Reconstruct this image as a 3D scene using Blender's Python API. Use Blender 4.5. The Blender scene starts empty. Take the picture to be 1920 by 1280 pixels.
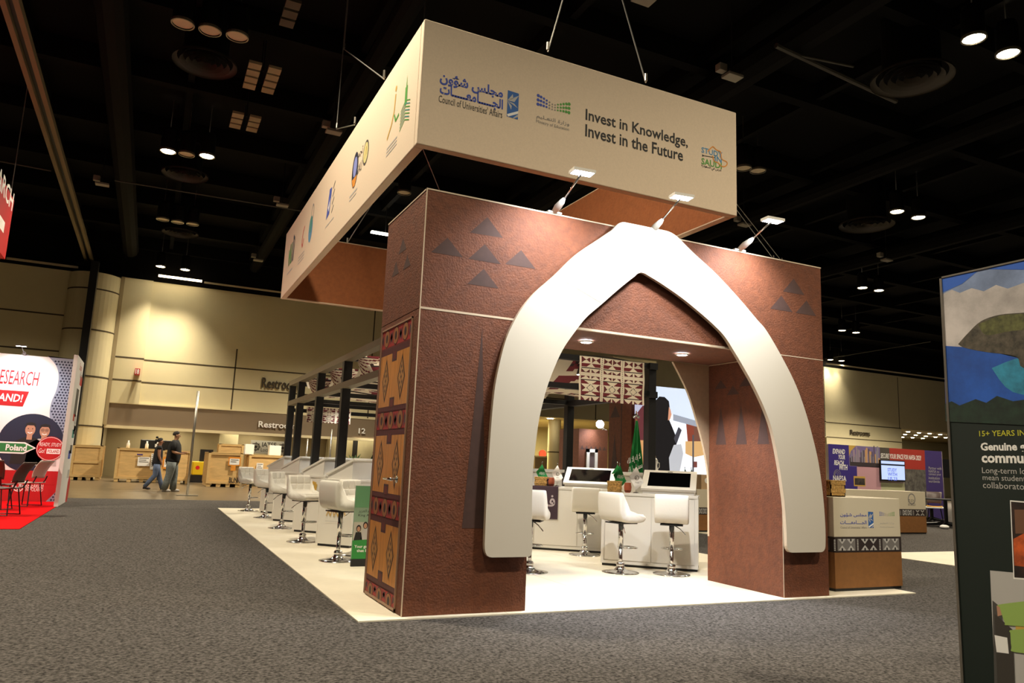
import bpy, bmesh, math, random
from mathutils import Vector, Matrix
from math import sin, cos, pi, radians, sqrt, atan2
S = bpy.context.scene
COL = S.collection
# ---------------------------------------------------------------- camera
CAMP = Vector((-1.88349994, -5.77313468, 1.19153106)); FPX = 1410.47
CF = Vector((0.42132037, 0.89216793, 0.16286661)); CR = Vector((0.90066794, -0.43265407, 0.04009625)); CU = Vector((-0.10623749, -0.12979536, 0.98583303))
cd = bpy.data.cameras.new('camera'); cam = bpy.data.objects.new('camera', cd); COL.objects.link(cam)
cd.sensor_width = 36; cd.lens = FPX / 1920 * 36; cd.clip_end = 400; cd.clip_start = 0.05
M = Matrix((CR, CU, -CF)).transposed().to_4x4(); M.translation = CAMP; cam.matrix_world = M
S.camera = cam
# ---------------------------------------------------------------- exposure, world
S.view_settings.view_transform = 'Standard'; S.view_settings.look = 'None'; S.view_settings.gamma = 1
S.view_settings.use_curve_mapping = False; S.view_settings.exposure = 0.0
S.cycles.use_denoising = True; S.cycles.max_bounces = 6; S.cycles.caustics_reflective = False; S.cycles.caustics_refractive = False; S.cycles.sample_clamp_indirect = 6
W = bpy.data.worlds.new('hall_air'); S.world = W; W.use_nodes = True
W.node_tree.nodes['Background'].inputs[0].default_value = (1.0, .80, .50, 1); W.node_tree.nodes['Background'].inputs[1].default_value = 0.014

def lamp(name, kind, loc, power, color, parent=None, size=.2, spot=None, blend=.5, aim=None):
    l = bpy.data.lights.new(name, kind); l.energy = power; l.color = color
    if kind == 'AREA': l.size = size; l.shape = 'DISK'
    else: l.shadow_soft_size = size
    if spot: l.spot_size = radians(spot); l.spot_blend = blend
    o = bpy.data.objects.new(name, l); COL.objects.link(o)
    o.location = loc
    if aim: o.rotation_euler = (Vector(aim) - Vector(loc)).to_track_quat('-Z', 'Y').to_euler()
    if parent: o.parent = parent; o.location = Vector(loc) - parent.location
    return o

# unseen lamps added to brighten aisle, sign and walls (same grid, 9 m up)
WARM = (1.0, .875, .66)
UNSEEN_LAMP_GRID = [(-1.75, 1.7, 3000), (-8.4, 8.4, 4200), (-8.4, -5, 1200), (4.95, -5, 2400), (-1.75, -5, 1100), (11.6, -5, 1100), (-1.75, -11.7, 800), (17.7, 1.9, 1200), (24.3, 8.5, 2500), (-8.4, 21.8, 2600), (4.95, 21.8, 6500), (39, 21.8, 15000)]
for x, y, p in UNSEEN_LAMP_GRID:
    lamp('unseen_hall_lamp', 'SPOT', (x, y, 8.9), p, WARM, size=.2, spot=140, blend=.8, aim=(x, y, 0))

# ---------------------------------------------------------------- helpers
def B(px, py, x=None, y=None, z=None):
    """the point of a known plane that the photograph shows at a pixel"""
    d = CF + CR * ((px - 960) / FPX) - CU * ((py - 640) / FPX)
    i, v = (0, x) if x is not None else (1, y) if y is not None else (2, z)
    return CAMP + d * ((v - CAMP[i]) / d[i])

def lin(c):
    if isinstance(c, str): c = [int(c[i:i+2], 16) / 255 for i in (0, 2, 4)]
    return tuple(v / 12.92 if v <= .04045 else ((v + .055) / 1.055) ** 2.4 for v in c)
MATS = {}
def mat(name, col=None, rough=.6, metal=0, emit=0, noise=None, bump=None, wood=None, spec=None, alpha=None, col2=None, ecol=None):
    """noise = (scale, amount); bump = (scale, distance); wood = (stretch)"""
    if name in MATS: return MATS[name]
    m = bpy.data.materials.new(name); m.use_nodes = True; nt = m.node_tree; b = nt.nodes['Principled BSDF']
    c = lin(col); b.inputs['Base Color'].default_value = (*c, 1); b.inputs['Roughness'].default_value = rough; b.inputs['Metallic'].default_value = metal
    if spec is not None: b.inputs['Specular IOR Level'].default_value = spec
    if emit: b.inputs['Emission Color'].default_value = (*lin(ecol or col), 1); b.inputs['Emission Strength'].default_value = emit
    tc = nt.nodes.new('ShaderNodeTexCoord')
    if noise or wood:
        n = nt.nodes.new('ShaderNodeTexNoise'); n.inputs['Scale'].default_value = noise[0] if noise else 3; n.inputs['Detail'].default_value = 6; n.inputs['Roughness'].default_value = .65
        src = tc.outputs['Object']
        if wood:
            mp = nt.nodes.new('ShaderNodeMapping'); mp.inputs['Scale'].default_value = wood; nt.links.new(src, mp.inputs[0]); src = mp.outputs[0]
        nt.links.new(src, n.inputs['Vector'])
        r = nt.nodes.new('ShaderNodeValToRGB'); r.color_ramp.elements[0].position = .32; r.color_ramp.elements[1].position = .68
        a = noise[1] if noise else .3
        lo = tuple(max(0, v * (1 - a)) for v in c) if not col2 else lin(col2); hi = tuple(min(1, v * (1 + a)) for v in c) if not col2 else c
        r.color_ramp.elements[0].color = (*lo, 1); r.color_ramp.elements[1].color = (*hi, 1)
        nt.links.new(n.outputs['Fac'], r.inputs[0]); nt.links.new(r.outputs[0], b.inputs['Base Color'])
    if bump:
        n2 = nt.nodes.new('ShaderNodeTexNoise'); n2.inputs['Scale'].default_value = bump[0]; n2.inputs['Detail'].default_value = 5
        nt.links.new(tc.outputs['Object'], n2.inputs['Vector'])
        bp = nt.nodes.new('ShaderNodeBump'); bp.inputs['Strength'].default_value = .8; bp.inputs['Distance'].default_value = bump[1]
        nt.links.new(n2.outputs['Fac'], bp.inputs['Height']); nt.links.new(bp.outputs[0], b.inputs['Normal'])
    MATS[name] = m; return m

class Fr:
    """a flat frame: origin, right, up; normal towards the viewer"""
    def __init__(s, O, U, V): s.O, s.U, s.V = Vector(O), Vector(U), Vector(V); s.N = s.U.cross(s.V)
    def p(s, u, v, n=0): return s.O + s.U * u + s.V * v + s.N * n
def front(y, x=0, z=0): return Fr((x, y, z), (1, 0, 0), (0, 0, 1))        # faces -y
def leftf(x, y=0, z=0): return Fr((x, y, z), (0, -1, 0), (0, 0, 1))       # faces -x
def rightf(x, y=0, z=0): return Fr((x, y, z), (0, 1, 0), (0, 0, 1))       # faces +x
def backf(y, x=0, z=0): return Fr((x, y, z), (-1, 0, 0), (0, 0, 1))       # faces +y

_tc = bpy.data.curves.new('lettering', 'FONT'); _to = bpy.data.objects.new('lettering', _tc); COL.objects.link(_to); _tc.resolution_u = 2
_TX = {}
def text2d(s, bold=0, shear=0, space=1):
    k = (s, bold, shear, space)
    if k not in _TX:
        _tc.body = s; _tc.offset = bold; _tc.shear = shear; _tc.space_character = space
        bpy.context.view_layer.update(); dg = bpy.context.evaluated_depsgraph_get()
        me = bpy.data.meshes.new_from_object(_to.evaluated_get(dg))
        vs = [(v.co.x, v.co.y) for v in me.vertices]; fs = [tuple(p.vertices) for p in me.polygons]
        bpy.data.meshes.remove(me)
        x0 = min(v[0] for v in vs); x1 = max(v[0] for v in vs); y0 = min(v[1] for v in vs); y1 = max(v[1] for v in vs)
        _TX[k] = ([((a - x0) / (x1 - x0), (b - y0) / (y1 - y0)) for a, b in vs], fs, (x1 - x0) / (y1 - y0))
    return _TX[k]
AB = dict(zip('ابتثجحخدذرزسشصضطظعغفقكلمنهوىيةؤأإ', (0xFE8D, 0xFE8F, 0xFE95, 0xFE99, 0xFE9D, 0xFEA1, 0xFEA5, 0xFEA9, 0xFEAB, 0xFEAD, 0xFEAF, 0xFEB1, 0xFEB5, 0xFEB9, 0xFEBD, 0xFEC1, 0xFEC5, 0xFEC9, 0xFECD, 0xFED1, 0xFED5, 0xFED9, 0xFEDD, 0xFEE1, 0xFEE5, 0xFEE9, 0xFEED, 0xFEEF, 0xFEF1, 0xFE93, 0xFE85, 0xFE83, 0xFE87)))
TWO = 'ادذرزوىةؤأإ'
def ar(s):
    s = s.replace('لا', '\ufefb'); out = []
    for i, c in enumerate(s):
        if c == 'ـ': out.append(c); continue
        if c == '\ufefb':
            pj = i > 0 and (s[i-1] in AB or s[i-1] == 'ـ') and s[i-1] not in TWO
            out.append(chr(0xfefc if pj else 0xfefb)); continue
        if c not in AB: out.append(c); continue
        pj = i > 0 and (s[i-1] == 'ـ' or (s[i-1] in AB and s[i-1] not in TWO))
        nj = i + 1 < len(s) and c not in TWO and (s[i+1] in AB or s[i+1] in 'ـ\ufefb')
        out.append(chr(AB[c] + (3 if pj and nj else 1 if pj else 2 if nj else 0)))
    return ''.join(reversed(out))

class MB:
    def __init__(s): s.v, s.f, s.m, s.mats = [], [], [], []
    def mi(s, m):
        if m not in s.mats: s.mats.append(m)
        return s.mats.index(m)
    def add(s, vs, fs, m):
        o = len(s.v); k = s.mi(m); s.v += [Vector(v) for v in vs]
        for f in fs: s.f.append(tuple(i + o for i in f)); s.m.append(k)
        return s
    def box(s, x0, x1, y0, y1, z0, z1, m):
        return s.add([(x, y, z) for x in (x0, x1) for y in (y0, y1) for z in (z0, z1)], [(0, 1, 3, 2), (4, 6, 7, 5), (0, 4, 5, 1), (2, 3, 7, 6), (0, 2, 6, 4), (1, 5, 7, 3)], m)
    def prism(s, pts, fr, n0, n1, m, mside=None):
        k = len(pts)
        a = sum(pts[i][0] * pts[(i+1) % k][1] - pts[(i+1) % k][0] * pts[i][1] for i in range(k))
        if a < 0: pts = pts[::-1]
        vs = [fr.p(u, v, n1) for u, v in pts] + [fr.p(u, v, n0) for u, v in pts]
        s.add(vs, [tuple(range(k)), tuple(range(2*k-1, k-1, -1))], m)
        return s.add(vs, [(i, i + k, (i+1) % k + k, (i+1) % k) for i in range(k)], mside or m)
    def flat(s, pts, fr, m, n=.0008): return s.add([fr.p(u, v, n) for u, v in pts], [tuple(range(len(pts)))], m)
    def rect(s, u0, v0, u1, v1, fr, m, n=.0008): return s.flat([(u0, v0), (u1, v0), (u1, v1), (u0, v1)], fr, m, n)
    def disc(s, u, v, ru, rv, fr, m, n=.0008, k=28): return s.flat([(u + ru * cos(2*pi*i/k), v + rv * sin(2*pi*i/k)) for i in range(k)], fr, m, n)
    def ring(s, u, v, r0, r1, fr, m, n=.0008, k=32, asp=1):
        vs = [fr.p(u + r * cos(2*pi*i/k), v + asp * r * sin(2*pi*i/k), n) for r in (r0, r1) for i in range(k)]
        return s.add(vs, [(i, i+k, (i+1) % k + k, (i+1) % k) for i in range(k)], m)
    def text(s, t, u0, v0, u1, v1, fr, m, n=.0012, bold=0, shear=0, space=1, fit=True):
        vs, fs, asp = text2d(t, bold, shear, space)
        if not fit: u1 = u0 + (v1 - v0) * asp
        return s.add([fr.p(u0 + a * (u1 - u0), v0 + b * (v1 - v0), n) for a, b in vs], fs, m)
    def stroke(s, pts, w, fr, m, n=.001):
        for a, b in zip(pts, pts[1:]):
            d = Vector((b[0]-a[0], b[1]-a[1])); l = d.length or 1; q = Vector((-d.y, d.x)) * (w / 2 / l)
            s.flat([(a[0]-q.x, a[1]-q.y), (b[0]-q.x, b[1]-q.y), (b[0]+q.x, b[1]+q.y), (a[0]+q.x, a[1]+q.y)], fr, m, n)
        return s
    def tube(s, pts, r, m, k=8, caps=True):
        pts = [Vector(p) for p in pts]; rs = r if isinstance(r, (list, tuple)) else [r] * len(pts)
        vs = []; up = None
        for i, p in enumerate(pts):
            t = (pts[min(i+1, len(pts)-1)] - pts[max(i-1, 0)]).normalized()
            if up is None: up = Vector((0, 0, 1)) if abs(t.z) < .9 else Vector((1, 0, 0))
            a = t.cross(up).normalized(); up = a.cross(t)
            vs += [p + (a * cos(2*pi*j/k) + up * sin(2*pi*j/k)) * rs[i] for j in range(k)]
        fs = [(i*k+j, i*k+(j+1) % k, (i+1)*k+(j+1) % k, (i+1)*k+j) for i in range(len(pts)-1) for j in range(k)]
        if caps: fs += [tuple(range(k-1, -1, -1)), tuple(range((len(pts)-1)*k, len(pts)*k))]
        return s.add(vs, fs, m)
    def lathe(s, prof, c, m, k=24, cap=True):
        c = Vector(c); vs = [c + Vector((r * cos(2*pi*j/k), r * sin(2*pi*j/k), z)) for r, z in prof for j in range(k)]
        fs = [(i*k+j, i*k+(j+1) % k, (i+1)*k+(j+1) % k, (i+1)*k+j) for i in range(len(prof)-1) for j in range(k)]
        if cap: fs += [tuple(range(k-1, -1, -1)), tuple(range((len(prof)-1)*k, len(prof)*k))]
        return s.add(vs, fs, m)
    def ball(s, c, r, m, k=12, h=8):
        r = r if isinstance(r, tuple) else (r, r, r); c = Vector(c)
        vs = [c + Vector((r[0]*sin(pi*i/h)*cos(2*pi*j/k), r[1]*sin(pi*i/h)*sin(2*pi*j/k), r[2]*cos(pi*i/h))) for i in range(h+1) for j in range(k)]
        return s.add(vs, [(i*k+j, (i+1)*k+j, (i+1)*k+(j+1) % k, i*k+(j+1) % k) for i in range(h) for j in range(k)], m)
    def grid(s, nu, nv, P, matf):
        o = len(s.v); s.v += [Vector(P(i/nu, j/nv)) for j in range(nv+1) for i in range(nu+1)]
        for j in range(nv):
            for i in range(nu):
                a = o + j*(nu+1) + i; s.f.append((a, a+1, a+nu+2, a+nu+1)); s.m.append(s.mi(matf((i+.5)/nu, (j+.5)/nv)))
        return s
    def build(s, name, parent=None, world=True, origin=None, bevel=0, smooth=False, subsurf=0, weld=False):
        off = Vector((0, 0, 0))
        if parent is not None and world:
            q = parent
            while q is not None: off += q.location; q = q.parent
        if origin is not None: off = Vector(origin)
        me = bpy.data.meshes.new(name); me.from_pydata([v - off for v in s.v], [], s.f)
        for m in s.mats: me.materials.append(m)
        me.polygons.foreach_set('material_index', s.m); me.validate(); me.update()
        if weld:
            bm = bmesh.new(); bm.from_mesh(me); bmesh.ops.remove_doubles(bm, verts=bm.verts, dist=1e-5); bm.to_mesh(me); bm.free()
        if smooth: me.polygons.foreach_set('use_smooth', [True] * len(me.polygons))
        o = bpy.data.objects.new(name, me); COL.objects.link(o)
        if parent is not None: o.parent = parent
        elif origin is not None: o.location = origin
        if bevel:
            b = o.modifiers.new('bevel', 'BEVEL'); b.width = bevel; b.segments = 3; b.limit_method = 'ANGLE'
        if subsurf:
            b = o.modifiers.new('subsurf', 'SUBSURF'); b.levels = b.render_levels = subsurf
        return o
def tag(o, label, cat, group=None):
    o['label'] = label; o['category'] = cat
    if group: o['group'] = group
    return o
def thing(name, label, cat, loc=(0, 0, 0), rz=0, group=None):
    o = bpy.data.objects.new(name, None); COL.objects.link(o); o.empty_display_size = .1; o.location = loc; o.rotation_euler = (0, 0, rz)
    return tag(o, label, cat, group)
def struct(o): o['kind'] = 'structure'; return o
KIDS = {}
def dup(root, loc, rz, label, group=None):
    r = root.copy(); COL.objects.link(r); r.location = loc; r.rotation_euler = (0, 0, rz); r['label'] = label
    if group: r['group'] = group
    for ch in [o for o in bpy.data.objects if o.parent == root]:
        c = ch.copy(); COL.objects.link(c); c.parent = r
        for g in [o for o in bpy.data.objects if o.parent == ch]:
            d = g.copy(); COL.objects.link(d); d.parent = c
    return r

# ---------------------------------------------------------------- materials
brown = mat('brown_plaster', '673820', .75, noise=(14, .22), bump=(58, .009))
brown_out = mat('brown_plaster_inner', '9a5a30', .8, noise=(14, .12), bump=(30, .008))
tri_m = mat('dark_triangle_print', '47302a', .8, noise=(8, .15))
edge_m = mat('pale_panel_edge', 'cdb9a0', .6)
arch_m = mat('white_laminate', 'cdc4b4', .45)
beige_f = mat('beige_stretch_fabric', 'e4d0b6', .9, noise=(60, .04))
white_l = mat('white_counter_laminate', 'dedad2', .4)
white_u = mat('white_leatherette', 'e4e0d6', .42, bump=(40, .001))
cream_u = mat('cream_leatherette', 'dcd7c4', .45)
chrome = mat('chrome', 'd8d8d8', .12, metal=1)
black_m = mat('black_powder_coat', '141416', .45)
black_s = mat('black_screen_glass', '060607', .08)
alu = mat('brushed_aluminium', 'a8a297', .35, metal=.9)
carpet_m = mat('grey_aisle_carpet', '575350', 1.0, noise=(45, .85), bump=(140, .015), spec=.05)
vinyl_m = mat('pale_vinyl_floor', 'e2d9c4', .5, noise=(2.5, .06))
conc_m = mat('polished_concrete', '6a5c48', .28, noise=(1.2, .18))
red_c = mat('red_carpet', 'c40a10', .95, noise=(30, .12), spec=.05)
wall_m = mat('cream_painted_wall', 'd3c8a2', .85, noise=(.6, .04))
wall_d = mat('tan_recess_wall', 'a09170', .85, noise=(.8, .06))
band_m = mat('taupe_fascia', '7d6c57', .8)
groove = mat('wall_groove', '4a3f2c', .9)
trim_m = mat('pale_fascia_trim', 'd6c9a4', .7)
ceil_m = mat('black_ceiling_paint', '0a0908', .9, spec=.1)
ceil_2 = mat('dark_duct_paint', '090807', .8, spec=.1)
duct_m = mat('tan_duct_lining', '7d7054', .8)
sign_dk = mat('dark_brown_letters', '3c3222', .7)
white_p = mat('white_print', 'f0eeea', .7)
black_p = mat('black_print', '1d1a18', .7)
blue_p = mat('blue_print', '3a51b0', .7)
sky_p = mat('light_blue_print', '4f8fb8', .7)
navy_p = mat('navy_print', '1b2038', .7)
green_p = mat('green_print', '4f9a3c', .7)
dgreen_p = mat('flag_green', '0f7a36', .75)
teal_p = mat('teal_print', '3f8f86', .7)
grey_p = mat('grey_print', '8a8580', .7)
lgrey_p = mat('light_grey_print', 'b9b6b2', .7)
dgrey_p = mat('dark_grey_print', '4a4743', .7)
gold_p = mat('gold_print', 'c9a24a', .7)
orange_p = mat('orange_print', 'e0902c', .7)
printed_hoodie = mat('printed_hoodie', '101116', .7)
red_p = mat('red_print', 'd01216', .7)
purple_p = mat('purple_print', '35247e', .7)
pink_p = mat('pink_print', 'c99aa4', .7)
skin_p = mat('printed_skin_tone', 'b98a6e', .7)
taupe_p = mat('taupe_print', '7a6a60', .7)
wood_c = mat('crate_plywood', 'd0ac72', .8, noise=(2, .16), wood=(1, 1, 6))
wood_s = mat('crate_batten_pine', 'd0ae74', .8, noise=(3, .12), wood=(1, 1, 8))
lens_on = mat('lit_lamp_lens', 'fff1d2', .5, emit=60)
lens_off = mat('unlit_lamp_lens', 'c9b99a', .5)
led_on = mat('cool_white_led', 'f2f7ff', .5, emit=40)
# ================================================================ the hall
fl = MB(); fl.box(-30, 75, -16, 62, -.2, 0, conc_m); struct(fl.build('floor'))
cp = MB(); cp.box(-30, 6.2, -15.9, 15.4, .0005, .006, carpet_m); cp.box(6.2, 70, -15.9, 27, .0005, .006, carpet_m); cp.box(-30, 6.2, 11.9, 11.93, .006, .0065, ceil_2)
o = cp.build('aisle_carpet'); struct(o)
ce = MB(); ce.box(-30, 75, -16, 62, 10.4, 10.6, ceil_m); struct(ce.build('ceiling'))
NT = [0]
def trim(ce): NT[0] += 1; return struct(ce.build('trim_%d' % NT[0]))
for i in range(16): ce = MB(); ce.box(-30, 75, -14 + i*3.37, -13.75 + i*3.37, 9.85, 10.395, ceil_m); trim(ce)
for i in range(15): ce = MB(); ce.box(-12 + i*3.35, -11.85 + i*3.35, -16, 29.9, 10.0, 10.395, ceil_2); trim(ce)
for x, y0, y1, r in ((-3.4, -5, 29, .3), (1.6, 3, 29, .22), (8.5, -8, 29, .34), (15, -4, 29, .26), (22, 0, 29, .3)):
    ce = MB(); ce.tube([(x, y0, 9.5), (x, y1, 9.5)], r, ceil_2, k=10); trim(ce)
YW = 30.0
w = MB()
w.box(-26, -3.62, YW, YW+.3, 0, 10.4, wall_m)
w.box(-3.62, 12, YW, YW+.3, 3.13, 8.5, wall_m)
w.box(12, 38, YW, YW+.3, 3.86, 8.5, wall_m)
w.box(38, 45.22, YW, YW+.3, 0, 8.5, wall_m)
w.box(45.22, 70, YW, YW+.3, 4.8, 8.5, wall_m)
w.box(-3.62, 70, YW+.02, YW+.3, 8.5, 10.4, ceil_m)
w.box(-26, -3.62, YW-.05, YW+.1, 8.5, 10.4, ceil_m)
# shallow pilaster at the left end
w.box(-3.52, -2.42, YW-.14, YW, 3.13, 8.5, wall_m); w.box(-3.66, -3.52, YW-.2, YW+.3, 2.2, 8.5, wall_d)
# brown fascia with pale lower edge, recess below it
w.box(-3.62, 12, YW-.1, YW+.3, 2.2, 3.13, band_m); w.box(-3.62, 12, YW-.16, YW+.3, 2.08, 2.2, trim_m); w.box(-3.62, 12, YW-.13, YW, 3.11, 3.16, trim_m)
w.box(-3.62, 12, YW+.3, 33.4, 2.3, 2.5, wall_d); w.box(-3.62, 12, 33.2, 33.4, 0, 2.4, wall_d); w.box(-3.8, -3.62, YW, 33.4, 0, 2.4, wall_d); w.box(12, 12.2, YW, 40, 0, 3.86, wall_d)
# open lobby seen through the arch, and the one at the far right
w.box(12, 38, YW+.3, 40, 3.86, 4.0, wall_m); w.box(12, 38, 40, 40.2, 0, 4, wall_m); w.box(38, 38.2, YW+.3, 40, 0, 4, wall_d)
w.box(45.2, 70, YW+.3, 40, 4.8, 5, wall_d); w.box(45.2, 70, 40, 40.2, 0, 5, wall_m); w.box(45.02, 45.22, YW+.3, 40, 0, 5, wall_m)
g = .03
for z in (5.04, 4.08):
    w.box(-3.5, 12, YW-.006, YW, z-g, z+g, groove); w.box(-3.52, -2.42, YW-.146, YW-.14, z-g+.03, z+g+.03, groove); w.box(38, 45.2, YW-.006, YW, z-.2-g, z-.2+g, groove)
w.box(12, 38, YW-.006, YW, 4.85, 4.91, groove)
for z in (6.6, 5.09): w.box(-26, -5.5, YW-.006, YW, z-g, z+g, groove)
for x, z0, z1 in ((1.29, 3.15, 5.9), (7.5, 3.15, 8.5), (14.5, 3.9, 8.5), (20.32, 3.9, 4.9), (45.05, 4.8, 8.4), (37.9, 3.9, 8.5)): w.box(x-g, x+g, YW-.006, YW, z0, z1, groove)
wb = struct(w.build('wall_back'))
def wsign(label, s, bl, tr, y, m):
    a, b = B(*bl, y=y), B(*tr, y=y); mb = MB(); f = front(y)
    vs, fs, _ = text2d(s, .012)
    P = [(a.x + u*(b.x-a.x), a.z + v*(b.z-a.z)) for u, v in vs]
    mb.add([f.p(u, v, .06) for u, v in P], fs, m); mb.add([f.p(u, v, .0) for u, v in P], fs, m)
    return tag(mb.build('wall_lettering', origin=(a.x, y, a.z)), label, 'sign')
wsign('dark Restrooms letters on the cream wall above the brown fascia', 'Restrooms', (490, 727), (567, 713.5), YW-.07, sign_dk)
wsign('white Restrooms letters on the brown fascia', 'Restrooms', (484, 800.5), (562, 793.5), YW-.17, white_p)
wsign('white number 12 on the brown fascia beside the doorway tower', '12', (672, 812), (685, 803), YW-.17, white_p)
wsign('small dark Restrooms letters on the wall above the purple exhibit wall', 'Restrooms', (1594, 815), (1630, 808), YW-.07, sign_dk)
# red 18 sign standing off the wall
a, b = B(252, 702, y=29.6), B(263, 691, y=29.6)
t = thing('hall_number_sign', 'small red projecting sign with number 18 high on the cream pilaster', 'sign', ((a.x+b.x)/2, 29.8, a.z))
mb = MB(); mb.box(a.x, b.x, 29.55, 29.86, a.z, b.z, mat('red_sign_face', 'b83a34', .6)); mb.build('sign_box', t)
mb = MB(); f = front(29.55); mb.text('18', a.x+.03, a.z+.03, b.x-.03, b.z-.03, f, white_p, .004, bold=.02); mb.build('lettering', t)
# round columns
def column(label, x, y, r, z1, joints, m):
    t = thing('round_column', label, 'column', (x, y, 0)); mb = MB(); mb.lathe([(r, .01), (r, z1)], (x, y, 0), m, 36); mb.build('shaft', t, smooth=False)
    for z in joints:
        mb = MB(); mb.lathe([(r+.008, z-.03), (r+.008, z+.03)], (x, y, 0), groove, 36, cap=False); mb.build('joint_ring', t)
column('tall round cream column behind the black partition edge', -4.62, 30.0, .97, 8.4, (6.0, 4.1, 2.1, 7.7), wall_m)
column('short round cream column under the fascia behind the crates', 1.5, 32, .42, 2.2, (), wall_m)
column('round yellow column in the lobby seen through the arch', B(1039, 830, y=32).x, 32, .36, 3.86, (2.05,), wall_m)
column('pale round column behind the kiosks under the fascia', B(638, 840, y=32.3).x, 32.3, .6, 2.2, (), wall_m)
column('pale column with small plant motif beside the doorway tower', B(694, 840, y=31.5).x, 31.5, .62, 2.2, (), wall_m)
# lobby fittings
def downlight(label, p, r=.12, m=lens_on, grp=None):
    t = MB(); t.lathe([(r, -.03), (r, -.005)], p, m, 16); return tag(t.build('ceiling_downlight', origin=p), label, 'light', grp)
lob = [(1032, 784, 'nearest to the white arch'), (1011, 824, 'left one of the lobby row'), (1082, 823, 'behind the black post')]
for px, py, s in lob:
    p = B(px, py, z=3.86); p = Vector((p.x, min(p.y, 38.5), 3.86)) if p.y > 39 else p
    downlight('small round downlight in the lobby ceiling, ' + s, p, .16)
k = 0
ROW = ['front', 'middle', 'rear']
for r, pts in enumerate((((1703, 809), (1723, 811), (1743, 812.5), (1763, 814), (1782, 815)), ((1697, 814), (1717, 815.5), (1736, 817.5), (1754, 819)), ((1692, 819), (1711, 820), (1730, 821.5), (1773, 820)))):
    for i, q in enumerate(pts):
        p = B(*q, z=4.79); downlight('round downlight in the right lobby ceiling, %s row, %s from the left' % (ROW[r], ('first', 'second', 'third', 'fourth', 'fifth')[i]), p, .11, grp='downlights of the right lobby')
lamp('recess_fill', 'AREA', (-1.2, 31.5, 2.25), 110, (1, .88, .62), size=3)  # added fill lights for recess and lobby, no fixtures modelled
lamp('recess_fill', 'AREA', (2.6, 31.5, 2.25), 80, (1, .88, .62), size=3)
lamp('recess_fill', 'AREA', (8.0, 31.5, 2.25), 90, (1, .88, .62), size=4)
lamp('lobby_fill', 'AREA', (18.5, 34.5, 3.7), 1500, (1, .85, .42), size=3)
lamp('lobby_fill', 'AREA', (52, 34.5, 4.6), 300, (1, .9, .6), size=4)
mb = MB(); p = B(1021.5, 850.7, y=39.6); mb.disc(p.x, p.z, .26, .26, front(39.9), mat('red_exit_glow', 'ff3a22', .5, emit=2.5)); mb.prism([(p.x+.26*cos(i*pi/8), p.z+.26*sin(i*pi/8)) for i in range(16)], front(39.9), -.08, 0, red_p)
tag(mb.build('exit_light', origin=(p.x, 39.9, p.z)), 'glowing red round exit light on the lobby wall', 'light')
def door(label, px0, px1, pyt, y, m, fm):
    a, b = B(px0, pyt, y=y), B(px1, pyt, y=y); z1 = (a.z+b.z)/2; t = thing('lobby_door', label, 'door', (a.x, y, 0)); 
    mb = MB(); mb.box(a.x, b.x, y, y+.06, .01, z1, m); mb.build('door_leaf', t)
    mb = MB(); w_ = .09
    for x in (a.x-w_, b.x): mb.box(x, x+w_, y-.03, y+.08, .01, z1+w_, fm)
    mb.box(a.x-w_, b.x+w_, y-.03, y+.08, z1, z1+w_, fm); mb.build('door_frame', t)
door('dark doorway below the red exit light', 1003, 1027, 857, 39.8, mat('dark_doorway', '3a2a1a', .8), band_m)
door('pale double door beside the round yellow column', 1051, 1066, 834, 39.8, wall_m, groove)
# dark upright entry, white jambs right of the fascia text
mb = MB(); t = thing('glazed_entrance', 'dark entrance with pale uprights under the fascia behind the kiosks', 'door', (6.2, 33, 0))
for px0, px1 in ((622, 632), (656, 672)):
    a, b = B(px0, 840, y=33), B(px1, 840, y=33); mb.box(a.x, b.x, 33.0, 33.12, .01, 2.2, black_p)
mb.build('dark_pane', t); mb = MB()
for px in (616, 634, 652): a = B(px, 840, y=33); mb.box(a.x-.1, a.x+.1, 32.9, 33.1, .01, 2.2, wall_m)
mb.build('upright', t)
# lit strip at the wall head
mb = MB(); mb.box(-1.5, -1.3, 29.6, 29.99, 8.7, 8.74, black_m); mb.box(-2.25, -.5, 29.5, 29.62, 8.66, 8.74, mat('strip_glow', 'ffe9c0', .5, emit=6)); tag(mb.build('strip_light', origin=(-1.4, 29.55, 8.66)), 'short lit strip light above the cream wall at left', 'light')
mb = MB(); a, b = B(1549, 689, y=29.5), B(1778, 717, y=29.5); mb.box(a.x, b.x, 29.48, 29.56, 8.6, 8.68, mat('wall_head_rail', 'cbbfa2', .5)); tag(mb.build('wall_head_rail', origin=(a.x, 29.5, 8.6)), 'long pale rail along the wall head at the far right', 'rail')
mb = MB(); mb.box(-.4, 13, 29.5, 29.56, 8.62, 8.69, mat('wall_head_rail')); tag(mb.build('wall_head_rail', origin=(0, 29.5, 8.6)), 'long pale rail along the wall head behind the hanging sign', 'rail')
mb = MB(); mb.box(-26, -5.3, 29.7, 29.8, 8.6, 8.68, mat('wall_head_rail')); tag(mb.build('wall_head_rail', origin=(-9, 29.7, 8.6)), 'pale rail along the wall head behind the red hanging sign', 'rail')
mb = MB(); a = B(696, 436, z=9); mb.tube([(a.x+.5, a.y, 9.06), (a.x+.5, a.y, 10.39)], .015, black_m, 6); mb.box(a.x, a.x+1.0, a.y-.08, a.y+.08, 9, 9.06, mat('tube_glow', 'fff6df', .5, emit=12)); tag(mb.build('tube_light', origin=a), 'short lit tube light seen between hanging sign and tower', 'light')
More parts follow.
